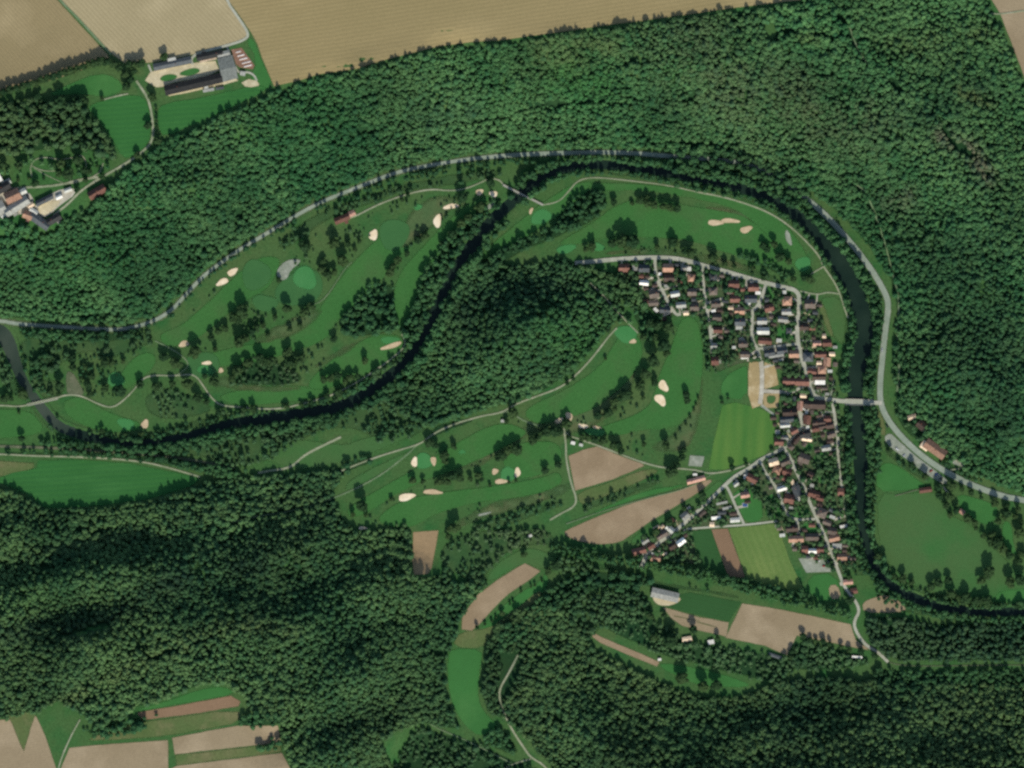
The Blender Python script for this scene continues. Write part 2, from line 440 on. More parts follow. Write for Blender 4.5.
# ------------------------------------------------------------------ ground
xs = list(np.arange(-164, 1189, 2.0)); ys = list(np.arange(-164, 933, 2.0))
ext = []; d = 4.0; s = 0.0
while s < 9000: s += d; ext.append(s); d *= 1.25
X = np.array([-164 - e for e in reversed(ext)] + xs + [1188 + e for e in ext]); Y = np.array([-164 - e for e in reversed(ext)] + ys + [932 + e for e in ext])
XX, YY = np.meshgrid(X, Y)
Z = zf(np.clip(XX, -164, 1190), np.clip(YY, -600, 1380)) * 1.0
Zt = terr(XX, YY); core = (XX >= -164) & (XX <= 1190)
Z = np.where(core, Z, Zt)
nx_, ny_ = len(X), len(Y)
V = np.column_stack([mx(XX).ravel(), my(YY).ravel(), Z.ravel()])
idx = np.arange(nx_ * ny_).reshape(ny_, nx_)
F = np.column_stack([idx[1:, :-1].ravel(), idx[1:, 1:].ravel(), idx[:-1, 1:].ravel(), idx[:-1, :-1].ravel()])
me = bpy.data.meshes.new('ground'); me.from_pydata(V.tolist(), [], F.tolist()); me.materials.append(M['ground'])
me.polygons.foreach_set('use_smooth', [True] * len(me.polygons)); me.update()
go = bpy.data.objects.new('ground', me); C.objects.link(go); go['kind'] = 'structure'

_k = min(range(len(RIVER)), key=lambda i: (RIVER[i][0] - 70) ** 2 + (RIVER[i][1] - 431) ** 2)
ribbon('river', [(p[0], p[1], p[2] + 3.0) for p in RIVER[_k:]], 14, M['water'], 0, smooth=0, floor=-.7, carve=None, keep=False)
ribbon('river', [(p[0], p[1], p[2] + 3.0) for p in RIVER[:_k + 1]], 14, M['shallow'], 0, smooth=0, floor=-.7, carve=None, keep=False)

# ------------------------------------------------------------------ fields and grassland (outlines in map pixels)
SH = lambda name, key, poly, off=.2, **k: sheet(name, poly, M[key], off, **k)
E = 160
SH('field','tan_nw',[(-E,-E),(4,-E),(58,0),(110,56),(112,62),(100,66),(60,80),(30,88),(0,97),(-E,112)],smooth=0)
SH('field','tan_pale',[(8,-E),(61,0),(114,56),(128,66),(155,64),(192,57),(225,47),(246,41),(250,35),(226,0),(190,-E)],smooth=0)
SH('field','tan_big',[(194,-E),(228,0),(252,34),(258,45),(263,60),(275,88),(300,82),(320,76),(360,70),(384,62),(400,58),(440,48),(470,44),(500,42),(560,34),(600,28),(640,23),(690,16),(740,9),(800,2),(815,-E)],smooth=0)
SH('field','tan',[(986,-E),(988,0),(998,16),(1024,84),(1062,175),(1184,175),(1184,-E)],smooth=0)
SH('field','tan',[(-E,717),(13,718),(26,742),(37,711),(48,735),(59,768),(80,930),(-E,930)],smooth=0)
SH('fallow_strip','olive',[(10,714),(40,708),(33,728),(26,752),(19,735)],.3,smooth=0)
SH('field','tan',[(62,768),(71,746),(100,743),(170,738),(170,768),(172,930),(40,930)],smooth=0)
SH('field','tan',[(173,736),(210,729),(238,724),(279,724),(282,741),(230,747),(176,753)],smooth=0)
SH('fallow_strip','olive',[(176,753),(230,747),(282,741),(283,751),(178,764)],smooth=0)
SH('field','tan',[(178,764),(283,751),(292,768),(315,930),(172,930),(170,768)],smooth=0)
SH('field','tan_red',[(137,711),(185,703),(232,694),(242,700),(240,705),(200,712),(145,719)],smooth=0)
SH('fallow_strip','olive',[(145,720),(242,706),(240,722),(210,727),(172,735),(100,740),(85,738),(135,722)],smooth=1)
SH('meadow','lawn',[(160,702),(200,688),(225,684),(240,693),(185,702),(137,711),(135,708)],smooth=1)
SH('field','tan_vert',[(413,532),(439,530),(436,547),(432,568),(428,574),(414,575),(412,560)],.22,smooth=0)
SH('field','tan_diag',[(461,630),(462,616),(478,594),(497,580),(516,568),(525,563),(541,571),(530,580),(510,593),(500,602),(480,624),(472,631)],.22,smooth=0)
SH('meadow','meadow',[(486,578),(495,565),(512,553),(530,546),(555,556),(560,564),(541,571),(525,563),(505,573),(490,583)],.2)
SH('meadow','lawn',[(545,570),(541,581),(520,592),(500,608),(478,628),(492,632),(520,612),(540,597),(550,582)],.2)
SH('fallow_strip','olive',[(456,632),(490,628),(505,616),(522,604),(538,590),(544,594),(525,612),(505,630),(484,649),(453,648)],.22)
SH('meadow','lawn',[(447,656),(452,648),(483,649),(481,665),(478,690),(480,703),(487,715),(500,727),(480,738),(465,726),(455,712),(448,690)],.24,smooth=1)
SH('field','tan_diag',[(568,456),(582,450),(597,446),(622,456),(647,465),(612,480),(575,491),(571,472)],.22,smooth=0)
SH('fallow_strip','olive',[(576,492),(612,481),(650,467),(662,471),(640,482),(590,503),(580,505)],.2)
SH('field','tan_diag',[(561,533),(575,526),(610,511),(640,500),(680,490),(718,476),(703,490),(670,510),(650,522),(633,534),(620,543),(598,545),(575,541)],.22,smooth=1)
SH('meadow','meadow',[(625,543),(650,524),(672,510),(705,491),(720,478),(725,484),(700,507),(670,528),(645,545)],.2)
SH('meadow','lawn',[(600,508),(645,490),(680,485),(712,474),(680,488),(640,498),(600,512),(575,524)],.2)
SH('field','tan_red',[(711,529),(728,528),(736,550),(746,578),(728,577),(719,552)],.22,smooth=0)
SH('meadow','darkcrop',[(689,531),(711,529),(719,552),(728,577),(706,570),(699,556)],.22,smooth=0)
SH('field','yellow',[(728,528),(777,523),(790,560),(805,592),(775,588),(746,578),(736,550)],.22,smooth=0)
SH('field','tan',[(742,603),(768,607),(800,613),(851,624),(856,640),(873,651),(860,649),(822,641),(797,636),(787,656),(765,646),(725,638),(728,632)],.22,smooth=0)
SH('field','tan',[(661,606),(675,610),(700,617),(729,622),(727,637),(700,631),(682,626),(672,619)],.22,smooth=0)
for a, b in (((674,616),(700,621)),((697,622),(716,627))):
    ribbon('earth_clamp',[a,b],1.6,M['olive'],.4,keep=False)
SH('meadow','darkcrop',[(666,607),(672,596),(690,592),(742,602),(734,614),(729,622),(700,616)],.24,smooth=0)
SH('field','tan',[(862,602),(875,597),(888,594),(898,600),(908,609),(898,613),(863,613)],.22,smooth=1)
SH('field','tan_diag',[(593,632),(600,636),(640,653),(660,662),(657,667),(630,656),(600,643),(592,637)],.3,smooth=0)
SH('meadow','lawn',[(660,662),(700,668),(730,676),(755,686),(735,688),(700,686),(680,678),(660,668)],.24)
SH('field','crop',[(-10,480),(15,472),(36,468),(38,460),(80,459),(130,463),(165,470),(190,475),(202,479),(190,487),(150,499),(100,506),(60,509),(40,507),(33,498),(15,489)],.22,smooth=0)
SH('meadow','olive',[(-E,458),(34,460),(35,470),(0,478),(-E,482)],.2)
SH('meadow','meadow',[(877,492),(905,494),(932,489),(943,503),(952,516),(972,524),(995,548),(1008,562),(1026,580),(1026,598),(990,604),(960,598),(930,592),(906,580),(886,562),(877,540)],.2)
SH('meadow','lawn',[(876,492),(876,470),(886,461),(900,466),(918,480),(930,487),(905,491)],.2)
SH('meadow','lawn',[(955,492),(985,500),(1000,508),(995,520),(985,526),(972,518),(960,508)],.22)
SH('meadow','lawn',[(1003,520),(1012,523),(1014,545),(1018,556),(1008,552),(1001,538)],.22)
SH('meadow','lawn',[(1000,590),(1030,588),(1060,590),(1060,604),(1000,604),(994,598)],.24)
SH('field','haycrop',[(708,470),(714,440),(722,405),(735,402),(760,408),(776,416),(776,440),(765,455),(745,463),(725,470)],.2,smooth=0)
SH('meadow','lawn',[(46,98),(70,85),(100,74),(118,78),(128,92),(102,99),(85,95)],.2)
SH('meadow','crop',[(88,108),(102,102),(130,95),(147,98),(152,112),(153,130),(151,145),(135,158),(124,160),(112,137),(97,118)],.2,smooth=1)
SH('meadow','crop',[(158,112),(165,104),(200,99),(240,90),(258,85),(272,90),(235,108),(200,124),(165,139),(160,130)],.2,smooth=1)
SH('meadow','lawn',[(246,42),(254,38),(262,60),(276,86),(262,94),(250,84),(258,60)],.2)
SH('meadow','meadow',[(765,0),(778,20),(775,42),(764,44),(758,34)],.25)
SH('meadow','meadow',[(818,298),(839,295),(846,312),(845,346),(836,342),(826,318)],.24)
SH('fallow_strip','olive',[(816,300),(823,300),(836,340),(828,334)],.34)
SH('meadow','lawn',[(806,575),(836,572),(843,602),(812,600)],.22)
SH('field','tan',[(828,585),(838,584),(842,598),(830,600)],.3)

# golf course: mown turf, greens, sand
MOWN = []
def FW(p, key='fairway', off=.26, name='fairway'):
    if name == 'fairway': MOWN.append(p)
    SH(name, key, p, off + .005 * len(MOWN), smooth=2)
FW([(157,334),(180,326),(205,305),(230,280),(256,258),(275,255),(282,262),(270,288),(258,294),(245,302),(215,325),(200,338),(180,346),(165,347)])
FW([(185,358),(215,352),(235,346),(260,343),(300,330),(320,308),(345,270),(380,235),(405,218),(414,232),(406,250),(385,277),(362,298),(350,310),(335,324),(325,342),(290,353),(256,363),(215,368),(192,366)])
FW([(393,287),(405,264),(425,244),(436,232),(450,218),(470,203),(485,195),(492,198),(472,217),(452,240),(430,266),(420,290),(412,315),(402,330),(394,316)])
FW([(303,386),(330,360),(350,346),(375,334),(400,334),(406,345),(390,361),(355,380),(320,392)])
FW([(218,394),(250,388),(290,385),(325,386),(330,396),(280,404),(240,406),(222,402)])
FW([(62,402),(75,396),(90,400),(105,410),(125,418),(142,422),(138,432),(110,433),(85,427),(66,416)])
FW([(-20,410),(20,408),(36,415),(46,430),(30,437),(-20,440)])
FW([(103,388),(118,378),(130,360),(145,351),(157,355),(155,368),(140,378),(128,392)])
FW([(185,358),(195,352),(215,352),(222,366),(212,378),(195,380),(188,370)],'greendark',.3)
FW(ellipse(300,288,24,19,25),'greendark',.3)
FW(ellipse(394,234,17,15,20),'greendark',.32)
FW(ellipse(256,275,14,17,-20),'greendark',.32)
FW(ellipse(265,303,13,9,0),'greendark',.32)
FW([(474,262),(500,236),(520,220),(545,200),(575,182),(600,181),(572,205),(554,220),(535,232),(512,246),(490,260)])
FW([(555,245),(575,232),(600,218),(612,206),(650,194),(690,206),(720,210),(745,215),(770,235),(788,250),(803,278),(780,270),(750,260),(715,250),(690,240),(650,238),(610,236),(575,246)])
FW([(580,183),(620,182),(680,187),(730,197),(765,207),(790,228),(805,250),(815,272),(802,276),(780,250),(760,228),(735,208),(690,198),(640,190),(600,192)],off=.3)
FW([(520,410),(560,392),(600,368),(618,335),(632,330),(645,345),(640,368),(615,395),(590,412),(560,420),(535,426)])
FW([(652,402),(660,370),(672,345),(680,317),(698,316),(704,350),(702,390),(690,418),(670,430),(640,430),(612,438),(590,430),(620,420),(640,412)])
FW([(345,508),(380,488),(420,466),(460,440),(500,420),(530,430),(520,440),(480,460),(440,475),(400,492),(370,512),(350,520)])
FW([(375,518),(400,500),(440,492),(490,486),(540,478),(560,470),(564,485),(530,497),(480,502),(440,512),(410,530),(385,526)],off=.3)
FW([(500,450),(530,440),(562,442),(562,465),(540,476),(515,480),(505,470)],off=.28)
FW([(250,455),(275,445),(300,438),(345,446),(360,438),(420,428),(405,440),(360,458),(320,468),(295,470)],'meadow',.24,'meadow')
FW([(345,482),(375,466),(415,448),(412,456),(380,474),(345,494)],'meadow',.28,'meadow')
for p in ([(395,255),(405,215),(430,195),(455,195),(470,203),(450,212),(430,232)],[(600,365),(625,348),(640,360),(630,400),(600,425),(560,440),(530,430),(580,410)],[(590,255),(640,246),(700,252),(740,262),(760,270),(742,273),(700,262),(650,255)],
          [(450,470),(500,440),(530,420),(555,425),(520,440),(480,470)],[(430,540),(480,505),(540,490),(572,480),(574,490),(540,505),(480,520),(445,535)],[(250,340),(290,318),(318,306),(326,312),(300,335),(262,345)],[(700,300),(705,400),(695,440),(680,455),(640,450),(690,425)],
          [(700,205),(740,208),(760,220),(745,226),(715,218)],[(205,386),(225,372),(235,385),(300,386),(330,384),(300,392),(240,392)],[(330,355),(345,345),(365,338),(350,352),(330,362),(305,372)]):
    FW(p,'rough_dry',.18,'rough')
for x,y,a,b,d in ((126,424,9,6,-10),(116,380,9,8,10),(305,278,12.5,12,0),(541,217,12,7,20),(803,264,8,8,0),(626,334,12,9,0),(424,461,10,8,0),(462,452,4,2.5,0),(508,475,9,8,20),(595,432,11,4,-5),(390,340,10,4,5),(418,207,5,3.5,20),(597,247,8,5,0),(566,249,10,5,15),(205,370,9,5,-10)):
    SH('putting_green','green',ellipse(x,y,a,b,d),.47)
for x,y,a,b,d,k in ((232.5,272,6.5,3,28,'sand'),(222.5,282,7,3,20,'sand'),(184,344,6,3,12,'sandpink'),(206.5,363,6,2,10,'sand'),(221,370.5,3,2.4,20,'sandpink'),(373.5,235,4,6.3,-8,'sand'),
    (437.5,221,4.2,6.6,-18,'sand'),(451,206.5,7.5,3,8,'sand'),(479.5,192,4.6,3,10,'sandpink'),(493.5,194,4,3.6,0,'sand'),(391,346,11.5,2.8,16,'sandpink'),(145,424,4,4.5,0,'sandpink'),
    (715.5,222.7,8.5,3,-6,'sandpink'),(730,220.8,9,2.8,-4,'sandpink'),(746,229.5,6,3.6,10,'sandpink'),(633,341.5,4,2.2,20,'sandpink'),(663.5,386,4.6,6,25,'sand'),(660.5,400,5,6.5,28,'sand'),
    (569,417,4,5,20,'sandpink'),(559,420.5,4.5,2.6,20,'sandpink'),(583,426,6,2.2,-12,'sand'),(597,427.4,4.5,1.8,-10,'sandpink'),(517.5,472.5,3.4,4.8,-15,'sand'),(414.5,462,3.6,4.8,-5,'sand'),
    (433.5,461,2.8,5,0,'sandpink'),(406.5,497,9.5,3.6,8,'sand'),(432.5,492,10.5,2.6,0,'sandpink'),(495,471.5,2.8,4,-30,'sandpink'),(501,481.5,7,2.6,8,'sandpink'),(363,528,4.5,2,4,'sand'),(475,224,2,2,0,'sandpink'),(531,211,2,3.6,-25,'sandpink')):
    SH('sand_bunker',k,ellipse(x,y,a,b,d,wob=.2),.55)
SH('tee_box','yardgrey',ellipse(484,514,9.5,1.4,14),.45)
SH('tee_box','yardgrey',ellipse(788.5,238,2.6,9,18),.45)
SH('tee_box','yardgrey',ellipse(491,205,6,2.4,45),.4)
SH('stone_terrace','yardgrey',[(276,272),(281,264),(290,259),(301,259),(300,263),(291,270),(288,278),(283,281),(278,278)],.45)
SH('bare_patch','oldtrack',[(66,372),(72,371),(80,384),(85,394),(78,396),(67,395),(66,384)],.3)

# village ground, yards
VIL1 = [(616,264),(655,262),(700,268),(741,279),(765,289),(798,294),(816,300),(826,330),(832,370),(838,398),(845,440),(848,490),(852,540),(858,560),(845,575),(836,572),(800,556),(786,532),(770,524),(762,505),(750,492),(730,484),(738,474),(760,462),(776,446),(779,430),(778,408),(783,396),(783,365),(750,362),(735,365),(715,375),(708,352),(705,320),(695,315),(660,317),(640,300),(622,286)]
VIL2 = [(634,556),(640,540),(660,526),(690,508),(722,492),(744,524),(690,530),(696,550),(704,566),(672,562)]
SH('garden','garden',VIL1,.15); SH('garden','garden',VIL2,.15)
for p in ([(813,453),(836,450),(836,468),(815,468)],[(816,474),(836,471),(836,482),(818,485)],[(775,326),(795,325),(795,341),(777,342)],[(731,490),(758,488),(763,505),(763,521),(746,524),(738,508)],[(764,498),(775,492),(787,518),(766,521)],[(788,506),(806,505),(813,517),(791,519)],[(801,523),(815,521),(820,532),(804,533)],[(742,366),(748,366),(748,400),(720,398),(722,378)],[(765,286),(775,290),(774,302),(765,302)],[(802,445),(814,443),(812,451),(804,452)]):
    SH('meadow','lawn',p,.28)
SH('building_plot','site',[(749,362),(760,361),(763,372),(763,405),(752,409),(748,395),(748,375)],.3,smooth=0)
SH('building_plot','site',[(764,362),(775,361),(779,385),(764,390)],.32,smooth=0)
SH('building_plot','site',[(762,393),(780,393),(778,408),(764,408)],.3,smooth=0)
SH('grass_plot','meadow',[(766,395),(777,395),(775,404),(767,404)],.4,smooth=1)
SH('car_park','yardgrey',[(798,558),(826,556),(834,572),(806,573)],.36,smooth=0)
SH('cemetery','yardgrey',[(690,455),(705,456),(702,467),(688,466)],.36,smooth=0)
SH('farm_yard','yard',[(146,82),(152,73),(175,68),(196,64),(217,62),(221,72),(205,79),(175,84),(166,88),(158,89)],.3,smooth=0)
SH('farm_yard','yard',[(168,95),(200,88),(222,82),(236,78),(240,82),(226,86),(200,92),(170,98)],.3,smooth=0)
SH('farm_yard','yard',[(242,84),(250,80),(258,82),(262,87),(252,89),(246,88)],.3,smooth=0)
for e in ((170,79,9,3.6,10),(191.5,73.5,10.5,3.8,12)): SH('yard_lawn','lawn',ellipse(*e,wob=.05),.42)
SH('red_court','redyard',[(232,51),(243,49),(256,67),(254,71),(241,69),(237,66)],.32,smooth=0)
SH('courtyard','drive',[(36,206),(56,192),(75,188),(78,195),(62,206),(50,217),(44,218),(38,212)],.34,smooth=1)
SH('courtyard','yard',[(40,206),(58,200),(64,203),(52,214),(46,217),(40,213)],.4,smooth=1)
SH('courtyard','drive',[(-20,195),(20,190),(36,196),(34,212),(20,216),(0,214),(-20,214)],.3,smooth=1)
SH('farm_yard','yard',[(652,596),(662,590),(678,596),(682,600),(672,606),(660,606),(654,602)],.4,smooth=1)
SH('parking_strip','yardgrey',[(883,438),(890,432),(898,440),(915,455),(935,470),(950,482),(944,485),(925,474),(905,458),(890,448)],.36,smooth=1)
SH('bare_verge','olive',[(868,408),(879,408),(886,425),(886,438),(876,432),(870,420)],.26)
SH('terrace','yardgrey',[(920,424),(926,424),(930,432),(926,437),(921,430)],.5,smooth=1)
SH('terrace','yardgrey',[(944,452),(952,455),(956,460),(966,464),(964,468),(950,463)],.5,smooth=1)

# ------------------------------------------------------------------ roads and tracks
RB = ribbon
VERGE = lambda p, w: RB('road_verge', p, w, M['verge'], .2, keep=False, rag=.25)
R1 = [(-160,318),(0,320),(15,324),(65,327),(95,329),(122,330),(150,323),(170,312),(182,299),(200,279),(215,267),(240,249),(261,237),(313,205),(356,188),(396,172),(431,165),(468,159),(511,155),(557,153),(620,152),(667,156),(724,160),(752,165),(785,182),(820,209),(848,239),(870,267),(885,292),(889,305),(885,332),(882,362),(880,382),(880,404),(890,424),(913,449),(943,471),(980,489),(1023,502),(1184,514)]
VERGE(R1, 7.5)
RB('road', [(p[0], p[1], 3.5 if p[0] < 500 else (4.2 if p[0] < 800 else 5.6)) for p in R1], 5.4, M['road'], .72)
RB('road', [(882,403),(868,402.5),(850,402),(832,400),(816,398),(810,389),(808,377),(803,362),(798,344),(797,332),(798,312),(800,298),(796,290),(783,287),(766,283),(741,276),(728,272),(716,269),(702,265),(682,259),(657,257),(617,259),(589,262),(575,263)], 4.2, M['street'], .74, floor=.74)
RB('road', [(816,398),(806,404),(799,406),(800,414),(802,425),(797,434),(790,442),(784,448),(770,455),(760,460),(750,468),(735,476),(725,485),(710,500),(695,514),(674,532),(661,541),(651,549),(645,559),(642,566)], 3.6, M['street'], .70)
RB('road', [(784,448),(791,459),(797,474),(804,486),(807,496),(816,517),(825,536),(831,551),(840,576),(845,588),(855,600),(860,611),(854,621),(855,630),(865,645),(878,652),(888,662)], 3.0, M['street'], .68)
RB('track', [(886,660),(893,664),(910,666),(943,666),(988,665),(1184,665)], 1.3, M['oldtrack'], .5)
def T(p, w=2.2, k='street', off=.46, **kw):
    LAYER['t'] = LAYER.get('t', 0) + 1
    return RB('street' if k == 'street' else 'track', p, w, M[k], off + .005 * LAYER['t'], **kw)
T([(760,460),(762,466),(767,475),(776,487),(782,504),(790,520),(815,519)],2.6)
T([(797,520),(799,534)],3)
T([(725,485),(729,490),(737,510),(744,524)],2.6)
T([(687,529),(712,527),(744,525),(762,523),(777,521)],2)
T([(655,258),(655,270),(659,282),(664,294),(669,304),(676,315),(681,314)],3)
T([(702,266),(703,281),(705,296),(707,309),(710,327),(711,339),(712,353)],2.8)
T([(766,284),(762,297),(757,307),(752,311),(752,334),(753,342),(758,349),(760,359),(762,372),(762,390),(760,404)],3.2)
T([(758,349),(776,346),(796,344)],2.6)
RB('street', [(761,361),(762,372),(762,390),(760,404)], 4.4, M['drive'], .78, keep=False); RB('street', [(763,391),(782,392)], 3.6, M['drive'], .80, keep=False)
T([(762,391),(782,392),(790,393),(802,387),(808,384)],3)
T([(832,400),(835,418),(838,437),(838,452),(839,472),(842,486),(843,494)],2.8)
T([(843,494),(845,508),(848,521)],2,'greentrack')
T([(750,464),(741,467),(729,471),(710,474),(700,471),(687,469),(664,468),(647,464),(622,455),(599,446),(579,439),(569,436),(564,430)],2,'track')
T([(564,428),(566,445),(566,459),(571,484),(577,499),(574,507),(562,513),(550,520)],2.2,'track')
T([(500,413),(512,411),(519,419),(539,426)],1.8,'greentrack')
T([(230,523),(256,516),(288,512),(333,499),(376,479),(406,456),(418,444)],1.8,'greentrack')
T([(341,471),(371,459),(396,451),(421,444),(431,435),(451,425),(481,416),(501,413),(516,404),(532,398),(560,388),(573,378),(587,364),(597,352),(609,336),(617,328)],2,'track')
T([(590,283),(602,294),(614,308),(627,322),(638,333)],1.8,'track')
T([(258,473),(268,471),(291,468),(303,456),(318,448),(341,437)],2.6,'track')
T([(697,192),(724,197),(750,205),(770,213),(790,226),(808,243),(820,257),(823,266),(831,277),(837,287),(841,297),(845,310),(848,318)],2,'track')
T([(697,192),(667,185),(624,180),(594,177),(578,180),(569,191),(559,202),(543,205)],1.6,'track')
T([(823,267),(811,274)],1.6,'track')
T([(839,294),(828,292),(817,295),(800,291)],1.8,'track')
T([(170,-160),(226,0),(240,20),(250,35),(247,41),(229,47),(200,54),(192,60),(194,66)],2.6,'street')
T([(228,48),(235,65),(240,75),(248,73),(255,76),(258,82)],2,'street')
T([(150,66),(153,73)],2,'street')
T([(-84,-160),(60,0),(82,22),(113,56)],2.4,'greentrack')
T([(138,82),(142,88),(150,100),(154,118),(155,140),(147,151),(127,165),(100,180),(82,192),(70,205),(55,216)],2.6,'track')
T([(105,101),(120,97),(130,95)],1.8,'track')
T([(0,193),(12,189),(40,188),(62,186),(80,181),(100,178)],2.6,'track')
T([(34,178),(32,168),(37,160),(48,158),(62,161),(78,158),(84,156),(88,162),(88,170)],1.3,'track')
T([(34,167),(45,172),(57,172)],1.3,'track')
T([(36,169),(52,178),(68,185)],1.0,'track')
T([(62,186),(80,183),(95,178),(103,172),(105,164)],1.4,'track')
T([(-160,404),(0,405),(20,407),(35,403),(57,398),(65,395),(80,395),(100,405),(112,408),(122,402),(135,389),(140,381),(150,375),(175,376),(190,374),(197,377),(202,384),(212,399),(222,406),(240,407),(256,409),(281,409),(306,403),(331,396),(356,383),(378,369),(400,352),(406,344),(402,334)],1.9,'track',.5,floor=.5)
T([(176,376),(186,369),(189,363),(180,354),(168,347),(155,341)],1.6,'greentrack')
T([(350,218),(358,215),(375,206),(395,198),(415,192),(432,189),(450,191),(465,189),(478,184),(490,178),(500,180),(504,186)],1.8,'track')
T([(310,306),(325,300),(345,268),(352,262)],1.2,'greentrack')
T([(-160,444),(0,446),(75,449),(135,454),(175,457),(235,468)],3.2,'oldtrack')
T([(-160,451),(0,454),(32,456),(87,457),(140,461),(170,468),(200,477)],2,'track')
T([(518,655),(512,667),(507,676),(499,690),(500,702),(503,711),(512,730),(524,748),(531,758),(545,765),(560,790)],2.4,'track')
T([(500,772),(512,764),(531,759)],1.6,'track')
T([(430,724),(441,730),(468,741),(511,763)],1.4,'greentrack')
T([(56,790),(61,762),(72,736),(82,718)],1.8,'track')
T([(856,185),(865,192),(873,209),(884,240),(890,264),(898,292),(899,312),(897,340)],2,'greentrack')
T([(899,364),(899,376),(897,392)],2.4,'greentrack')
T([(848,28),(852,40),(858,55),(868,68)],1.8,'greentrack')
T([(988,15),(998,16),(1030,11),(1184,6)],1.6,'track')
T([(912,413),(921,428),(932,440),(950,455),(965,468),(950,470)],1.6,'track')
T([(941,482),(945,490),(950,494)],1.8,'street')
T([(895,496),(920,489)],1.4,'oldtrack')
T([(566,524),(600,512),(640,500),(690,488),(712,474)],1.2,'greentrack')

# ------------------------------------------------------------------ buildings
ORD = ['first','second','third','fourth','fifth','sixth','seventh','eighth','ninth','tenth','eleventh','twelfth','thirteenth','fourteenth','fifteenth','sixteenth','seventeenth','eighteenth','nineteenth','twentieth','twenty-first','twenty-second','twenty-third','twenty-fourth','twenty-fifth','twenty-sixth','twenty-seventh']
BLD_EX = []
def gable_roof(l, w, h, pitch, over, th):
    rise = (w / 2) * math.tan(pitch)
    V = []; F = []
    hx = l / 2 + over; hy = w / 2 + over; dz = over * math.tan(pitch)
    for s in (-1, 1):
        b = len(V)
        ez = h - dz; rz = h + rise
        pts = [(0, rz), (s * hy, ez)]
        for x in (-hx, hx):
            V += [(x, 0, rz + .02), (x, s * hy, ez + .02), (x, s * hy, ez + th), (x, 0, rz + th)]
        q = [(0,1,2,3),(7,6,5,4),(3,2,6,7),(1,0,4,5),(2,1,5,6)]
        if s > 0: q = [tuple(reversed(k)) for k in q]
        F += [tuple(b + i for i in k) for k in q]
    return V, F, rise
def gable_walls(l, w, h, rise):
    a, b = l / 2, w / 2
    V = []
    for x in (-a, a): V += [(x, -b, -1.2), (x, b, -1.2), (x, b, h), (x, 0, h + rise), (x, -b, h)]
    F = [(4,3,2,1,0),(5,6,7,8,9),(0,5,9,4),(1,2,7,6)]
    return V, F
def hip_roof(l, w, h, pitch, over, th):
    rise = (w / 2) * math.tan(pitch); hx, hy = l / 2 + over, w / 2 + over; k = max(.05, hx - hy)
    V = [(-hx,-hy,h),(hx,-hy,h),(hx,hy,h),(-hx,hy,h),(-k,0,h+rise),(k,0,h+rise),(-hx,-hy,h-.2),(hx,-hy,h-.2),(hx,hy,h-.2),(-hx,hy,h-.2)]
    F = [(0,1,5,4),(2,3,4,5),(1,2,5),(3,0,4),(0,6,7,1),(1,7,8,2),(2,8,9,3),(3,9,6,0),(9,8,7,6)]
    return V, F, rise
def building(name, x, y, l, w, ang, roof, label, cat, group=None, h=5.0, pitch=38, wall='white', kind='gable', chimney=True):
    l *= PX; w *= PX
    z = zat(x, y)
    o = empty(name, (mx(x), my(y), z + .25), label, cat, group, R(ang))
    BLD_EX.append((x, y, max(l, w) / PX * .5, min(l, w) / PX * .5, ang))
    if kind == 'flat':
        V = []; F = []; box_vf(-l/2, l/2, -w/2, w/2, -1.2, h, V, F); link_mesh('wall', V, F, M['wall_' + wall], o)
        V = []; F = []; box_vf(-l/2 - .2, l/2 + .2, -w/2 - .2, w/2 + .2, h + .003, h + .3, V, F); link_mesh('roof', V, F, M['roof_' + roof], o)
        return o
    if kind == 'hip':
        V, F, rise = hip_roof(l, w, h, R(pitch), .5, .2); rf = link_mesh('roof', V, F, M['roof_' + roof], o)
        V = []; F = []; box_vf(-l/2, l/2, -w/2, w/2, -1.2, h - .21, V, F); link_mesh('wall', V, F, M['wall_' + wall], o)
    else:
        V, F, rise = gable_roof(l, w, h, R(pitch), .5, .22); rf = link_mesh('roof', V, F, M['roof_' + roof], o)
        V, F = gable_walls(l, w, h, rise); link_mesh('wall', V, F, M['wall_' + wall], o)
    if chimney and l > 11:
        r3 = random.Random(int(x * 5 + y * 3))
        if r3.random() < .6:
            sx = r3.choice((-1, 1)) * l * .2; sd = r3.choice((-1, 1)); al = r3.uniform(3.5, 6); aw = r3.uniform(2.5, 4)
            V = []; F = []; y0 = sd * (w / 2 + .02); y1 = sd * (w / 2 + aw)
            box_vf(sx - al / 2, sx + al / 2, min(y0, y1), max(y0, y1), -1, 2.7, V, F); an = link_mesh('annex', V, F, M['wall_' + wall], o)
            V = []; F = []; box_vf(sx - al / 2 - .15, sx + al / 2 + .15, min(y0, y1) + (.0 if sd > 0 else -.15), max(y0, y1) + (.15 if sd > 0 else 0), 2.703, 2.9, V, F)
            link_mesh('annex_roof', V, F, M['roof_' + r3.choice(['grey', 'palegrey', 'slate', roof])], an)
    if chimney:
        rr = random.Random(int(x * 13 + y * 7)); cx = rr.uniform(-.3, .3) * l; cy = rr.choice((-1, 1)) * .12 * w
        V = []; F = []; box_vf(cx - .5, cx + .5, cy - .4, cy + .4, h + rise * .5, h + rise + .9, V, F)
        link_mesh('chimney', V, F, M['brick'], rf)
    return o

SAY = dict(red='red-roofed', orange='orange-roofed', brown='brown-roofed', darkbrown='dark brown-roofed', slate='slate-grey-roofed', grey='grey-roofed', palegrey='pale grey-roofed',
           white='white-roofed', cream='cream-roofed', pink='pink-roofed', black='black-roofed', barngrey='grey-roofed')
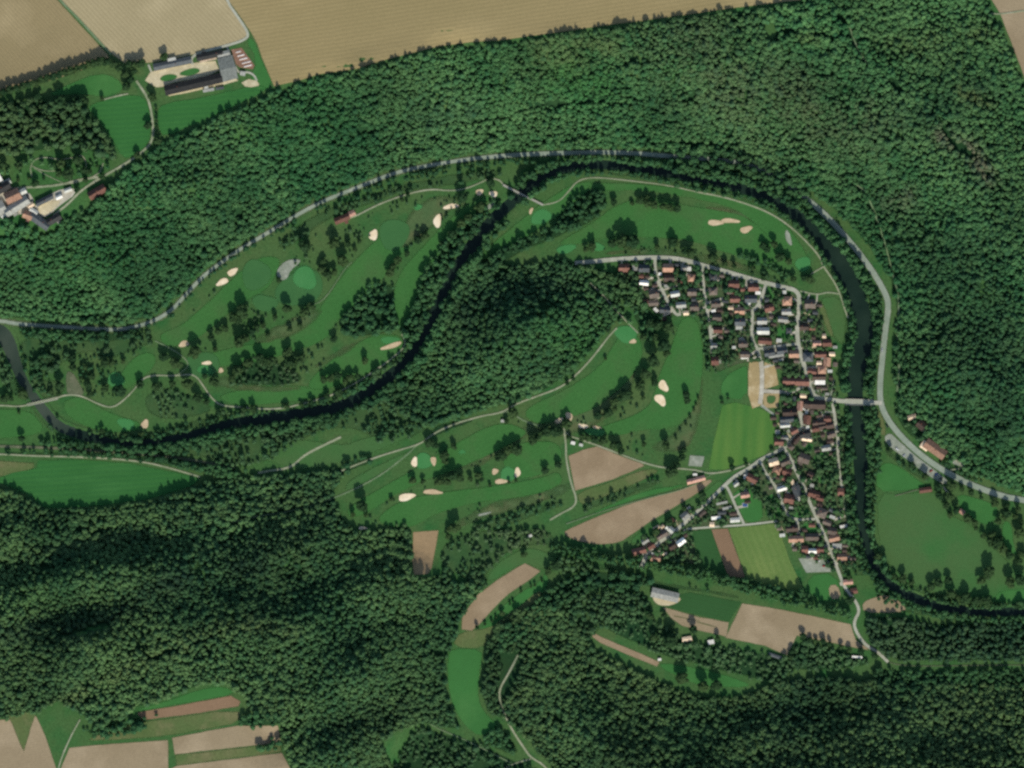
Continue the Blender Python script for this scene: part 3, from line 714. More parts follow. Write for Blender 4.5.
# block: where it stands; then houses x, y, length, width, turn, roof, [kind word]
BLOCKS = [
 ('houses along the curved northern lane', 'on the curved lane below the meadow road', [
  (624,268,12,8.5,0,'red'),(635,268,5,5,0,'grey','garage'),(644,268.5,12,8,0,'slate'),(668,268,12,9,0,'orange'),(684,268,7,5,0,'grey'),(689,269,4,4,0,'white','garage'),(644,283,10,5,-5,'white'),(669,278,12,8,0,'darkbrown'),
  (691.5,278,8,7.5,0,'orange'),(654,294,11,9,10,'brown'),(653.5,303,9,5,5,'brown','garage'),(675,294,10,6,10,'palegrey'),(681,305,11,6,5,'grey'),(692,292,10,8,0,'brown'),(694.5,307,9.5,8,0,'brown'),(665,310,12,7,-5,'slate'),(656,310,5,3,-45,'white','shed'),(660,274,3,2.5,0,'white','shed')]),
 ('houses east of the straight northern street', 'just east of the straight northern street', [
  (713,277,9,8,0,'slate'),(713,291,9.5,8.5,0,'brown'),(716,304,10,7,0,'brown'),(717,317.5,10,7.5,0,'brown'),(718,330,10,6.5,0,'red'),(715,361,8,9,0,'red'),(714,346,7,6,0,'grey'),(713.5,311,4,2.5,15,'white','shed')]),
 ('houses west of the winding new street', 'just west of the winding middle street', [
  (734,284,12,8,0,'red'),(735,299,11,7.5,0,'red'),(739.5,311,11,7.5,0,'orange'),(740,322,12,8,0,'slate'),(739,328,7,3,0,'palegrey','garage'),(743,344,10,7,0,'brown'),(745,354.5,10,7,0,'brown'),(745,357.8,8,2.2,2,'white','garage')]),
 ('houses between the two northern streets', 'between the winding street and the main street', [
  (753.5,287.5,12,8,0,'red'),(751,299,14,8,0,'slate'),(758,293,5,3,0,'white','garage'),(787,301,10.5,9.5,0,'orange'),(769,308,10,8,15,'red'),(787,312,12,6,0,'grey'),(783,319.5,11,6,-5,'grey'),(762,321,11,7,0,'palegrey'),(763,331,14,7.5,0,'palegrey'),(789,331,6,6,0,'slate'),(765,341,15,7,-4,'red'),
  (769.5,353,12,7,8,'slate'),(782,351,12,7,8,'slate'),(776,356,16,2.6,8,'palegrey','garage'),(794,354,11,8,0,'orange')]),
 ('houses east of the main street', 'east of the main street above the bridge', [
  (810,304,12,10,0,'brown'),(804,327,10,7,0,'darkbrown'),(817,343.5,9,6,0,'pink'),(827,343,10,7,0,'red'),(808,357,11,10,0,'slate'),(820.5,354.5,13,6,0,'red'),(827,362,10,7.5,85,'orange'),(812,371.5,10,6.5,-10,'red'),(822,370,9,8,0,'orange'),(819,377,15,6,0,'darkbrown'),(820,382.5,10,4,0,'white','shed')]),
 ('farmhouses of the old village core', 'in the old core west of the bridge road', [
  (796,381.5,26,7.5,-2,'red','barn'),(814.5,404.5,21,8.5,-2,'darkbrown','barn'),(800,406,11,6,85,'pink'),(790,412.5,14,7,0,'darkbrown','barn'),(807,420,10,8,85,'red'),(819,423,15,7,4,'darkbrown'),(827.5,419,8,7,0,'red'),(787,419.5,16,6,5,'slate'),(785,425.5,11,4,5,'palegrey'),(815.5,429,8,6,10,'red'),(826,426,15,6,10,'darkbrown','barn'),(805,434,13,7,14,'black'),(794,431,8,6,25,'red')]),
 ('houses around the village crossing', 'beside the crossing of the village streets', [
  (779,442,10,8,0,'red'),(784.5,438,8,5,0,'grey'),(796,440,10,6.5,50,'darkbrown'),(807,439,11,4.5,-8,'cream'),(791,447,6,6,50,'brown'),(831,434.5,9,7,20,'brown'),(826,448,10,6,10,'grey'),(804,458.5,13,10,-20,'brown'),(773.5,462,11,8,15,'cream'),(785,462,11,8,20,'brown'),(777,470,9,9,-20,'orange'),(787,472,10,8,-20,'red'),(811,475,8,6,-20,'darkbrown')]),
 ('houses of the southern streets', 'along the southern village streets', [
  (782,488.5,11,5,15,'white'),(814,494,13,8,-15,'red'),(820,498,8,6,-15,'red'),(789,499,11,10,-10,'red'),(797,491,12,9,-70,'slate'),(752,478.5,13,8,-25,'red'),(746,477,4.5,4.5,0,'white','garage'),(745,495,10,6,10,'pink'),(736,484,6,4.5,30,'palegrey'),(841,492,6,7,0,'red','shed'),(822,513,11,10,-25,'brown'),(827,522.5,9,5.5,-20,'brown'),(792,528.5,14,7,5,'darkbrown'),
  (796,539,17,7,2,'orange'),(812,537,15,7.5,0,'brown'),(805,549.5,7,8,0,'red'),(820,549.5,8,8,0,'red'),(812.5,551,9,5,0,'white'),(832,531,10,8,-10,'brown'),(834,538,12,7,12,'orange'),(843.5,526.3,7,2.6,10,'white','shed'),(842,557,11,7,0,'orange'),(837,546,9,4.5,0,'grey','garage'),(848,582,9,4.5,5,'pink','shed'),(854,591,6,5,10,'red','shed')]),
 ('houses of the southwest road', 'along the road running down to the southwest', [
  (639,551,16,7,14,'red'),(651,546,8,6.5,30,'red'),(645,541,8,5,30,'grey'),(655.5,558,11,6.5,-5,'orange'),(662,535,13,6.5,30,'brown'),(670,529,10,6,-40,'palegrey'),(672,546,8,8,30,'darkbrown'),(681,542,10,6,35,'white'),(685,516,9,8,40,'grey')]),
]
rs = random.Random(23)
ALLH = [(q[0], q[1], q[2], q[3]) for _, _, hs in BLOCKS for q in hs]
def road_gap(x, y):
    return min(math.hypot(p[0] - x, p[1] - y) - w / 2 for pts, w in ROADS for p in pts[::2] if abs(p[0] - x) < 40 and abs(p[1] - y) < 40) if any(abs(p[0] - x) < 40 and abs(p[1] - y) < 40 for pts, w in ROADS for p in pts[::2]) else 99
for grp, phrase, hs in BLOCKS:
    for q in list(hs):
        for _ in range(2 if q[2] > 8 else 0):
            if rs.random() > .62: continue
            for tr in range(14):
                a = rs.uniform(0, 6.28); d_ = rs.uniform(.5, .75) * q[2] + 3; x = q[0] + d_ * math.cos(a); y = q[1] + d_ * .85 * math.sin(a); l = rs.uniform(3, 6); w = rs.uniform(2.4, 3.8)
                if all(abs(x - h[0]) > h[2] / 2 + l / 2 + .6 or abs(y - h[1]) > h[3] / 2 + w / 2 + 1.0 for h in ALLH) and road_gap(x, y) > l / 2 + .8:
                    hs.append((round(x, 1), round(y, 1), l, w, q[4], rs.choice(['darkbrown', 'darkbrown', 'brown', 'brown', 'slate', 'grey', 'palegrey', 'red', 'cream']), 'shed')); ALLH.append((x, y, l, w)); break
print('with sheds', len(ALLH))
for grp, phrase, hs in BLOCKS:
    cls = {}
    for hh in hs:
        kw = hh[6] if len(hh) > 6 else 'house'
        cls.setdefault((hh[5], kw), []).append(hh)
    for (rc, kw), lst in cls.items():
        lst.sort(key=lambda q: (q[1], q[0]))
        for i, q in enumerate(lst):
            x, y, l, w, a, col = q[:6]
            if len(lst) == 1: lab = f'only {SAY[rc]} {kw} {phrase}'
            elif i == 0: lab = f'northernmost {SAY[rc]} {kw} {phrase}'
            elif i == len(lst) - 1: lab = f'southernmost {SAY[rc]} {kw} {phrase}'
            else: lab = f'{SAY[rc]} {kw}, {ORD[i]} from the north {phrase}'
            small = kw in ('garage', 'shed')
            flat = small and rc in ('white', 'grey', 'palegrey')
            square = abs(l - w) < 1.3 and not small
            if kw == 'house': l, w = l * .84, w * .86
            building({'house': 'house', 'barn': 'barn', 'garage': 'garage', 'shed': 'shed'}[kw], x, y, l, w, a, col, lab, kw, grp,
                     h=2.8 if small else (4.0 if kw == 'barn' else random.uniform(3.6, 5.2)), pitch=30 if small else random.uniform(38, 46),
                     wall=random.choice(['white', 'cream', 'white', 'grey']) if not kw == 'barn' else 'cream',
                     kind='flat' if flat else ('hip' if square and rc in ('orange', 'slate', 'brown') else 'gable'), chimney=not small)
BB = [
 ('stable',174,65,38,6.5,12,'slate','long slate-roofed stable on the north side of the farm courtyard','stable',dict(h=4.2,pitch=30,wall='cream')),
 ('stable',173.5,62,8,5,12,'palegrey','pale grey porch building set into the northern farm stable','porch',dict(h=4.5,pitch=30,kind='flat')),
 ('barn',211,57,26,6,12,'black','black-roofed barn above the cream open shed of the hilltop farm','barn',dict(h=4.2,pitch=30,wall='cream')),
 ('shed',209.5,61.3,17,2.4,12,'cream','cream open-fronted shed along the farm courtyard','shed',dict(h=3,kind='flat')),
 ('barn',229,70,15,23,14,'barngrey','large grey square-built barn at the east end of the farm courtyard','barn',dict(h=5,pitch=12,wall='wood',chimney=False)),
 ('barn',225,55.5,12,5,12,'grey','small grey barn beside the farm entrance lane','barn',dict(h=4,pitch=22,wall='wood',chimney=False)),
 ('stable',195,85.5,58,9.5,13,'black','longest black-roofed stable on the south side of the farm courtyard','stable',dict(h=4.4,pitch=26,wall='cream')),
 ('shed',210,91.5,11,2.6,10,'grey','western grey shed in the meadow below the long stable','shed',dict(h=2.6,kind='flat')),
 ('shed',221,89.7,8,2.4,8,'slate','eastern grey shed in the meadow below the long stable','shed',dict(h=2.6,kind='flat')),
 ('shed',244,75,5,4,-10,'palegrey','pale round-corner shed inside the loop of the farm lane','shed',dict(h=2.8,kind='flat')),
 ('manor_house',15,197,15,11,25,'orange','orange-roofed manor house beside the grey courtyard in the park','house',dict(h=7,pitch=38,wall='cream')),
 ('manor_house',3,190,20,8,30,'black','black-roofed manor wing west of the orange-roofed manor house','house',dict(h=6,pitch=38,wall='cream')),
 ('manor_house',19,207,26,9,32,'grey','long grey-roofed wing south of the orange-roofed manor house','house',dict(h=6,pitch=40,wall='cream')),
 ('manor_house',30,216,9,7,-20,'orange','small orange gabled house at the corner of the manor yard','house',dict(h=5,pitch=40,wall='cream')),
 ('manor_house',3,209,9,14,25,'grey','grey-roofed wing on the western edge of the manor','house',dict(h=5,pitch=25,wall='cream')),
 ('barn',46.5,201,18,5,27,'slate','narrow slate-roofed barn between the two gravel courtyards','barn',dict(h=4.5,pitch=36,wall='cream')),
 ('barn',42,222,21,8,-35,'slate','slate-roofed barn along the south side of the manor yard','barn',dict(h=5.5,pitch=40,wall='cream')),
 ('barn',56,220,14,7,30,'black','black-roofed barn closing the east corner of the manor yard','barn',dict(h=5.5,pitch=40,wall='cream')),
 ('villa',99,193,18,8,30,'red','red-roofed villa alone at the forest edge below the park road','house',dict(h=5.5,pitch=42,wall='cream')),
 ('pavilion',0,179,9,7,-60,'white','white-roofed pavilion on the lawn at the edge of the park','pavilion',dict(h=4,kind='flat')),
 ('clubhouse',342,219,15,6,22,'red','long red-roofed clubhouse beside the golf access path','clubhouse',dict(h=4.5,pitch=36,wall='cream')),
 ('clubhouse',352,213.5,6,5,22,'pink','small pink-roofed annex at the east end of the golf clubhouse','annex',dict(h=3.5,pitch=30,wall='cream')),
 ('barn',665,595,27,9,-13,'grey','grey-roofed field barn in the pale yard among the southern fields','barn',dict(h=5,pitch=20,wall='wood',chimney=False)),
 ('farm_building',696,480,18,4.5,15,'pink','long pink-roofed farm building at the tip of the ploughed field','barn',dict(h=4,pitch=36,wall='cream')),
 ('shed',695,474.5,4,2,0,'white','small white shed beside the cemetery track','shed',dict(h=2.5,kind='flat')),
 ('hotel',935,449,23,10,-35,'orange','large orange-roofed inn on the slope above the main road','inn',dict(h=7,pitch=38,wall='cream')),
 ('hotel',925,445.5,8,8,-35,'cream','round-ended cream wing at the west end of the orange inn','inn',dict(h=5.5,pitch=24,wall='cream',kind='hip')),
 ('hut',912,417,8,4,18,'cream','small cream-roofed hut highest on the wooded slope','hut',dict(h=3,pitch=28)),
 ('house',921,425,8,8,-40,'darkbrown','dark brown-roofed house among the trees above the orange inn','house',dict(h=4.5,pitch=40)),
 ('field_barn',925.5,490,12,4.5,8,'red','red-roofed barn alone in the meadow beside the river','barn',dict(h=3.5,pitch=32,wall='wood',chimney=False)),
 ('hut',962,512,5,4,-35,'pink','small pink-roofed hut among the trees in the eastern meadow','hut',dict(h=3,pitch=30,chimney=False)),
 ('hut',687,639,9,4,10,'cream','cream-roofed hut in the clearing of the orchard','hut',dict(h=3,pitch=20,chimney=False)),
 ('hut',711,642,6,4,10,'white','white-roofed hut at the top edge of the orchard','hut',dict(h=3,kind='flat')),
 ('hut',659.5,659.5,3.2,2.2,10,'white','tiny white hut at the end of the narrow brown field','hut',dict(h=2.4,kind='flat')),
 ('greenhouse',857,657,10,1.8,-5,'white','long thin white greenhouse beside the southern lane','greenhouse',dict(h=2.4,kind='flat')),
 ('shed',775,656,13,2.6,-18,'slate','slate-grey field shed at the foot of the large tan field','shed',dict(h=3,pitch=22,chimney=False)),
 ('hut',573,443,4,3,-15,'white','western white hut beside the triangular ploughed field','hut',dict(h=2.6,kind='flat')),
 ('hut',581,445,3.5,2.5,-15,'palegrey','eastern grey hut beside the triangular ploughed field','hut',dict(h=2.6,kind='flat')),
 ('hut',503,421,4,2.6,0,'palegrey','small pale grey hut at the fork of the golf tracks','hut',dict(h=2.6,kind='flat')),
 ('hut',530,536,4,2.4,25,'palegrey','small grey hut in the scrub above the curved brown field','hut',dict(h=2.6,kind='flat')),
]
for n_, x, y, l, w, a, rc, lab, cat, kw in BB: building(n_, x, y, l, w, a, rc, lab, cat, **kw)
for x, y, l, w, a, rc, lab in ((24,193,9,5,25,'palegrey','pale grey outbuilding directly east of the orange-roofed manor house'),(9,183.5,8,5,30,'grey','grey outbuilding between the white pavilion and the orange-roofed manor house'),(36,212,8,4,-35,'palegrey','pale grey outbuilding at the west edge of the gravel manor yard'),
    (61,198,6,3.5,25,'white','small white outbuilding at the east end of the gravel manor yard'),(27,200,8,4,30,'brown','brown outbuilding between the manor wing and the narrow barn'),(33,206,6,4,30,'cream','small cream outbuilding beside the long grey manor wing'),(8,215,10,5,25,'palegrey','pale grey outbuilding on the southern edge of the manor'),(70,191,7,3.5,20,'palegrey','pale grey outbuilding between the manor yard and the park road')):
    building('outbuilding', x, y, l, w, a, rc, lab, 'outbuilding', 'outbuildings of the manor', h=3.6, pitch=32, wall='cream', chimney=False)
AL = [(716,518,9,3,5,'white'),(735,520,9,4,5,'palegrey'),(722,503,11,2,12,'grey'),(712,524.5,4,4,0,'cream'),(722,513,8,3,5,'slate'),(733,514,8,3,5,'darkbrown'),(702,514,8,3,40,'brown'),(727,508,9,2.4,12,'grey')]
for i, (x, y, l, w, a, rc) in enumerate(AL):
    same = sorted([q for q in AL if q[5] == rc], key=lambda q: q[1]); j = same.index(AL[i])
    lab = f'{"only" if len(same) == 1 else ("northern" if j == 0 else "southern")} {SAY[rc]} shed in the triangular allotment garden'
    building('allotment_shed', x, y, l, w, a, rc, lab, 'shed', 'sheds of the allotment garden', h=2.5, pitch=24, kind='flat' if rc in ('white', 'grey') else 'gable', chimney=False)

rd = random.Random(11)
STREETS = [(pts, w) for pts, w in ROADS if any(600 < p[0] < 870 and 250 < p[1] < 610 for p in pts)]
for grp, phrase, hs in BLOCKS:
    for q in hs:
        x, y = q[:2]; best = None
        for pts, w in STREETS:
            for p in pts:
                dd = math.hypot(p[0] - x, p[1] - y)
                if best is None or dd < best[0]: best = (dd, p, w)
        if best and 5 < best[0] < 26:
            dx, dy = x - best[1][0], y - best[1][1]; L = best[0]; o_ = best[2] * .4 / L
            sgn = rd.choice((-1, 1)); sx, sy = -dy / L * sgn * 3.2, dx / L * sgn * 3.2
            a = (best[1][0] + dx * o_ + sx * .3, best[1][1] + dy * o_ + sy * .3); b = (x + sx - dx / L * 1.5, y + sy - dy / L * 1.5)
            ribbon('driveway', [a, ((a[0] + b[0]) / 2 + rd.uniform(-.6, .6), (a[1] + b[1]) / 2), b], rd.uniform(1.4, 2.6), M[rd.choice(['drive', 'drive', 'yardgrey', 'yard'])], .4 + .006 * (int(x * 7 + y * 3) % 10), keep=False)
        if q[2] > 7 and rd.random() < .75:
            a = rd.uniform(0, 6.28); sheet('paved_yard', ellipse(x + 5.5 * math.cos(a), y + 4.5 * math.sin(a), rd.uniform(2, 4.2), rd.uniform(1.6, 2.8), q[4], 8, .2), M[rd.choice(['drive', 'yardgrey', 'garden2', 'garden2'])], .38, smooth=0)

# wrapped bales in rows on the red court
for i, (x, y, l) in enumerate(((239.5,53.3,5),(242,56.8,7),(244.5,60.2,8),(247.5,63.8,9),(249,67.2,8))):
    V = []; F = []; L = l * PX; n = 10
    for q in range(9):
        for k in range(n):
            t = math.pi * k / (n - 1); rr = .85 * (1 - .12 * (q % 2))
            V.append((-L / 2 + L * q / 8, rr * math.cos(t), rr * math.sin(t)))
    for q in range(8):
        for k in range(n - 1):
            a = q * n + k; F.append((a, a + 1, a + n + 1, a + n))
    F.append(tuple(range(n))); F.append(tuple(reversed(range(8 * n, 9 * n))))
    o = link_mesh('bale_row', V, F, M['wrap']); o.location = (mx(x), my(y), zat(x, y) + .33); o.rotation_euler.z = R(14)
    o['label'] = ('northernmost' if i == 0 else 'southernmost' if i == 4 else ORD[i]) + ' white row of wrapped bales ' + ('on' if i in (0, 4) else 'from the north on') + ' the red farm court'
    o['category'] = 'bale row'; o['group'] = 'bale rows on the red court'

# swimming pool
V = []; F = []; box_vf(-3.5, 3.5, -2.6, 2.6, -.4, .35, V, F); po = link_mesh('swimming_pool', V, F, M['concrete']); po.location = (mx(745), my(505), .2); po['label'] = 'small blue garden swimming pool on the southern village lawn'; po['category'] = 'pool'
V = []; F = []; box_vf(-3, 3, -2.1, 2.1, .36, .4, V, F); link_mesh('water', V, F, M['poolwater'], po)

# ------------------------------------------------------------------ bridges
def bridge(name, pts, width, z, label, mat, rail, pier_at=()):
    (x0, y0), (x1, y1) = pts
    L = math.hypot(x1 - x0, y1 - y0) * PX; a = math.atan2(-(y1 - y0), x1 - x0); w = width * PX
    o = empty(name, (mx((x0 + x1) / 2), my((y0 + y1) / 2), z), label, 'bridge', None, a)
    V = []; F = []; box_vf(-L/2, L/2, -w/2, w/2, -.6, 0, V, F); link_mesh('deck', V, F, mat, o)
    for s in (-1, 1):
        V = []; F = []; yy = s * (w / 2 - .15)
        box_vf(-L/2, L/2, yy - .12, yy + .12, rail - .25 if rail < 1.1 else .003, rail, V, F)
        n = max(3, int(L / 4))
        if rail < 1.1:
            for i in range(n + 1):
                xx = -L/2 + .2 + (L - .4) * i / n; box_vf(xx - .08, xx + .08, yy - .08, yy + .08, .003, rail - .253, V, F)
        link_mesh('railing' if rail < 1.1 else 'parapet', V, F, mat, o)
    for t in pier_at:
        V = []; F = []; box_vf(L * t - .6, L * t + .6, -w/2 + .4, w/2 - .4, -3, -.603, V, F); link_mesh('pier', V, F, mat, o)
    return o
bridge('road_bridge', ((845,401.8),(873,402.6)), 6.2, .62, 'grey concrete road bridge carrying the village road over the river', M['concrete'], 1.2, (-.17, .17))
bridge('footbridge', ((503,185),(543,205)), 2.0, 1.6, 'long pale footbridge crossing the river beside the golf green', M['concrete'], 1.0, (-.2, .2))
bridge('footbridge', ((27,405),(58,398)), 2.6, .42, 'short cart path footbridge over the small western river channel', M['concrete'], 1.0, (0,))
bridge('stream_bridge', ((646,557),(641,568)), 4.4, .60, 'small road bridge over the wooded stream at the southwest road', M['concrete'], 1.2)

ROADS += [([(503,185),(543,205)], 2.0), ([(27,405),(58,398)], 2.6)]
# ------------------------------------------------------------------ cars
def car(x, y, ang, paint, label, lift=0):
    o = empty('parked_car' if 'parked' in label else 'car', (mx(x), my(y), zat(x, y) + (.40 if 'parked' in label else .74)), label, 'car', 'cars along the main road', R(ang))
    def prof(pts, w, name, mat):
        n = len(pts); V = [(px, -w/2, pz) for px, pz in pts] + [(px, w/2, pz) for px, pz in pts]
        F = [tuple(range(n)), tuple(reversed(range(n, 2 * n)))] + [(i, i + n, (i + 1) % n + n, (i + 1) % n) for i in range(n)]
        return link_mesh(name, V, F, mat, o)
    prof([(-2.2,.3),(2.2,.3),(2.25,.6),(2.1,.8),(1.1,.95),(-2.1,.98),(-2.25,.7)], 1.8, 'body', M['car_' + paint])
    prof([(1.05,.955),(.4,1.45),(-1.3,1.47),(-2.0,.985)], 1.56, 'cabin', M['glass'])
    prof([(.35,1.455),(.3,1.5),(-1.2,1.52),(-1.28,1.475)], 1.5, 'roof', M['car_' + paint])
    for sx in (-1.35, 1.35):
        for sy in (-.88, .88):
            V = []; F = []; n = 14
            for q in (-.1, .1):
                V += [(sx + .32 * math.cos(6.2832 * k / n), sy + q, .32 + .32 * math.sin(6.2832 * k / n)) for k in range(n)]
            F = [(k, (k + 1) % n, n + (k + 1) % n, n + k) for k in range(n)] + [tuple(reversed(range(n))), tuple(range(n, 2 * n))]
            link_mesh('wheel', V, F, M['rubber'], o)
car(887,426,-62,'black','black car driving on the main road below the bridge junction')
car(882,350,83,'silver','silver car driving on the main road north of the bridge junction')
for x, y, a, p, l in ((897,449,-40,'white','white parked car nearest the north end of the roadside parking strip'),(904,455.5,40,'silver','silver parked car in the middle of the roadside parking strip'),(931,471,30,'red','only red parked car on the roadside parking strip'),(936,474.5,30,'blue','only blue parked car on the roadside parking strip'),(941,478.5,30,'black','black parked car at the south end of the roadside parking strip'),
                      (818,561,0,'white','white parked car on the grey village car park'),(824,566,0,'red','red parked car on the grey village car park')):
    car(x, y, a, p, l)

# ------------------------------------------------------------------ trees
def ico():
    bm = bmesh.new(); bmesh.ops.create_icosphere(bm, subdivisions=2, radius=1)
    v = np.array([q.co[:] for q in bm.verts]); f = np.array([[k.index for k in q.verts] for q in bm.faces]); bm.free()
    return v, f
ICV, ICF = ico()
def crown_vf(seed, n=20, cone=False, leaves=170):
    """A crown of radius 1: a heap of jagged leaf clumps of different sizes, loose leaves at its outline."""
    r = np.random.RandomState(seed)
    VV = []; FF = []; b = 0
    cl = []
    if cone:
        for k in range(8):
            t = k / 7.0; rad = .95 * (1 - t) ** .8 + .08; m_ = max(1, int(7 * rad))
            for q in range(m_):
                a = 6.2832 * (q + r.rand()) / m_
                cl.append((rad * .62 * math.cos(a), rad * .62 * math.sin(a), .7 + 2.6 * t, .42 * rad + .1, .45))
    else:
        cl.append((0, 0, 1.55, .62, 1.0))
        lob = r.uniform(0, 6.28, 3)
        for k in range(n):
            u = (k + .5) / n; ph = 2.399963 * k + r.uniform(-.4, .4)
            cz = 1 - 1.55 * u; sn = math.sqrt(max(0, 1 - cz * cz))
            d = r.uniform(.5, .82) * (1 + .16 * math.sin(2 * ph + lob[0]) + .1 * math.sin(3 * ph + lob[1]))
            cl.append((d * sn * math.cos(ph), d * sn * math.sin(ph), 1.5 + d * cz * .95, r.uniform(.22, .42), r.uniform(.7, .95)))
    for (x, y, z, s, fl) in cl:
        nz = 1 + .34 * (r.rand(len(ICV)) - .5)
        v = ICV * (s * nz)[:, None]; v[:, 2] *= fl
        a = r.uniform(0, 6.28); c, q = math.cos(a), math.sin(a)
        v = np.column_stack([v[:, 0] * c - v[:, 1] * q + x, v[:, 0] * q + v[:, 1] * c + y, v[:, 2] + z])
        VV.append(v); FF.append(ICF + b); b += len(v)
    allv = np.vstack(VV)
    pick = allv[r.randint(0, len(allv), leaves)]
    ctr = np.array([0, 0, 1.4])
    out = []; fo = []
    for p in pick:
        d = p - ctr; d /= np.linalg.norm(d) + 1e-6
        p = p + d * r.uniform(0, .12)
        t1 = r.normal(size=3); t1 /= np.linalg.norm(t1); t2 = np.cross(t1, r.normal(size=3)); t2 /= np.linalg.norm(t2) + 1e-6
        s = r.uniform(.06, .13)
        out += [p - t1 * s, p + t1 * s * .7 + t2 * s * .5, p + t2 * s * 1.1 - d * s * .3]
        fo.append([b, b + 1, b + 2]); b += 3
    VV.append(np.array(out)); FF.append(np.array(fo))
    return np.vstack(VV), np.vstack(FF)
def trunk_vf(seed, h=1.2):
    r = np.random.RandomState(seed); V = []; F = []
    def limb(p0, p1, r0, r1, n=7):
        b = len(V); p0 = np.array(p0, float); p1 = np.array(p1, float); d = p1 - p0; d /= np.linalg.norm(d)
        u = np.cross(d, [.3, .9, .1]); u /= np.linalg.norm(u); w = np.cross(d, u)
        for p, rad in ((p0, r0), ((p0 + p1) / 2, (r0 + r1) / 2), (p1, r1)):
            for k in range(n):
                t = 6.2832 * k / n; V.append(tuple(p + rad * (math.cos(t) * u + math.sin(t) * w)))
        for q in range(2):
            for k in range(n):
                a = b + q * n + k; a2 = b + q * n + (k + 1) % n; F.append((a, a2, a2 + n, a + n))
    limb((0, 0, -.15), (.03, .02, h), .1, .06)
    for k in range(4):
        a = r.uniform(0, 6.28); limb((.02, .01, h * (.55 + .1 * k)), (.5 * math.cos(a), .5 * math.sin(a), h + r.uniform(.1, .5)), .05, .02, 5)
    return V, F

# prototypes for the woods (one mesh each: crown and trunk), kept in a collection that is not in the scene
protos = bpy.data.collections.new('wood_tree_kinds')
KINDS = []
for k in range(7):
    cone = k >= 5
    v, f = crown_vf(100 + k, n=17, cone=cone, leaves=120)
    tv, tf = trunk_vf(100 + k, 1.0 if not cone else 2.2)
    nv = len(v)
    verts = v.tolist() + [tuple(p) for p in tv]; faces = f.tolist() + [tuple(i + nv for i in q) for q in tf]
    me = bpy.data.meshes.new('wood_tree'); me.from_pydata(verts, [], faces); me.materials.append(M['leaf_wood']); me.materials.append(M['bark'])
    me.polygons.foreach_set('material_index', [0] * len(f) + [1] * len(tf)); me.update()
    ob = bpy.data.objects.new('wood_tree_%s' % 'abcdefg'[k], me); protos.objects.link(ob)

def gn_tree():
    g = bpy.data.node_groups.new('plant_trees', 'GeometryNodeTree')
    g.interface.new_socket('Geometry', in_out='INPUT', socket_type='NodeSocketGeometry'); g.interface.new_socket('Geometry', in_out='OUTPUT', socket_type='NodeSocketGeometry')
    i = g.nodes.new('NodeGroupInput'); o = g.nodes.new('NodeGroupOutput')
    inst = g.nodes.new('GeometryNodeInstanceOnPoints'); ci = g.nodes.new('GeometryNodeCollectionInfo')
    ci.inputs['Collection'].default_value = protos; ci.inputs['Separate Children'].default_value = True; ci.inputs['Reset Children'].default_value = True
    def named(n, t):
        q = g.nodes.new('GeometryNodeInputNamedAttribute'); q.data_type = t; q.inputs['Name'].default_value = n; return q.outputs['Attribute']
    L = g.links.new
    L(i.outputs[0], inst.inputs['Points']); L(ci.outputs[0], inst.inputs['Instance']); inst.inputs['Pick Instance'].default_value = True
    L(named('kind', 'INT'), inst.inputs['Instance Index']); L(named('turn', 'FLOAT_VECTOR'), inst.inputs['Rotation']); L(named('size', 'FLOAT_VECTOR'), inst.inputs['Scale'])
    L(inst.outputs[0], o.inputs[0])
    return g
GN = gn_tree()

def building_mask(x, y, m=1.2):
    ok = np.ones(len(x), bool)
    for bx, by, a, b, ang in BLD_EX:
        d = np.hypot(x - bx, y - by)
        near = d < a + 8
        if near.any():
            c, s = math.cos(R(ang)), math.sin(R(ang))
            u = (x - bx) * c - (y - by) * s; v = (x - bx) * s + (y - by) * c
            ok &= ~((np.abs(u) < a + m) & (np.abs(v) < b + m))
    return ok
def road_mask(x, y, m):
    ok = np.ones(len(x), bool)
    for pts, w in ROADS:
        P = np.array([(p[0], p[1]) for p in pts])
        x0, y0 = P.min(0) - 12; x1, y1 = P.max(0) + 12
        near = np.where((x > x0) & (x < x1) & (y > y0) & (y < y1))[0]
        if len(near):
            d = seg_dist(x[near], y[near], [tuple(p) for p in P[::2]] + [tuple(P[-1])])
            ok[near] &= d > w / 2 + m
    return ok

def scatter(poly, sp, gap=0.0, gapscale=.06, seed=0):
    r = np.random.RandomState(seed)
    P = np.array(poly, float); x0, y0 = P.min(0); x1, y1 = P.max(0)
    X, Y = np.meshgrid(np.arange(x0, x1, sp), np.arange(y0, y1, sp * .87))
    X[1::2] += sp / 2
    X = X.ravel() + r.uniform(-.42 * sp, .42 * sp, X.size); Y = Y.ravel() + r.uniform(-.42 * sp, .42 * sp, Y.size)
    k = inside(X, Y, poly)
    X, Y = X[k], Y[k]
    if gap:
        q = .5 + .17 * (np.sin(X * gapscale * 2.1 + seed) + np.sin(Y * gapscale * 2.7 + 1.7 * seed) + np.sin((X + Y) * gapscale * 1.3 + .5)) + r.uniform(-.35, .35, X.size)
        X, Y = X[q > gap], Y[q > gap]
    return X, Y

def smooth_noise(x, y, seed, s):
    r = np.random.RandomState(seed); out = np.zeros(len(x))
    for k in range(6):
        a = r.uniform(0, 6.28); f = s * r.uniform(.5, 2.2); out += np.sin((x * math.cos(a) + y * math.sin(a)) * f + r.uniform(0, 6.28))
    return out / 6 * 1.6

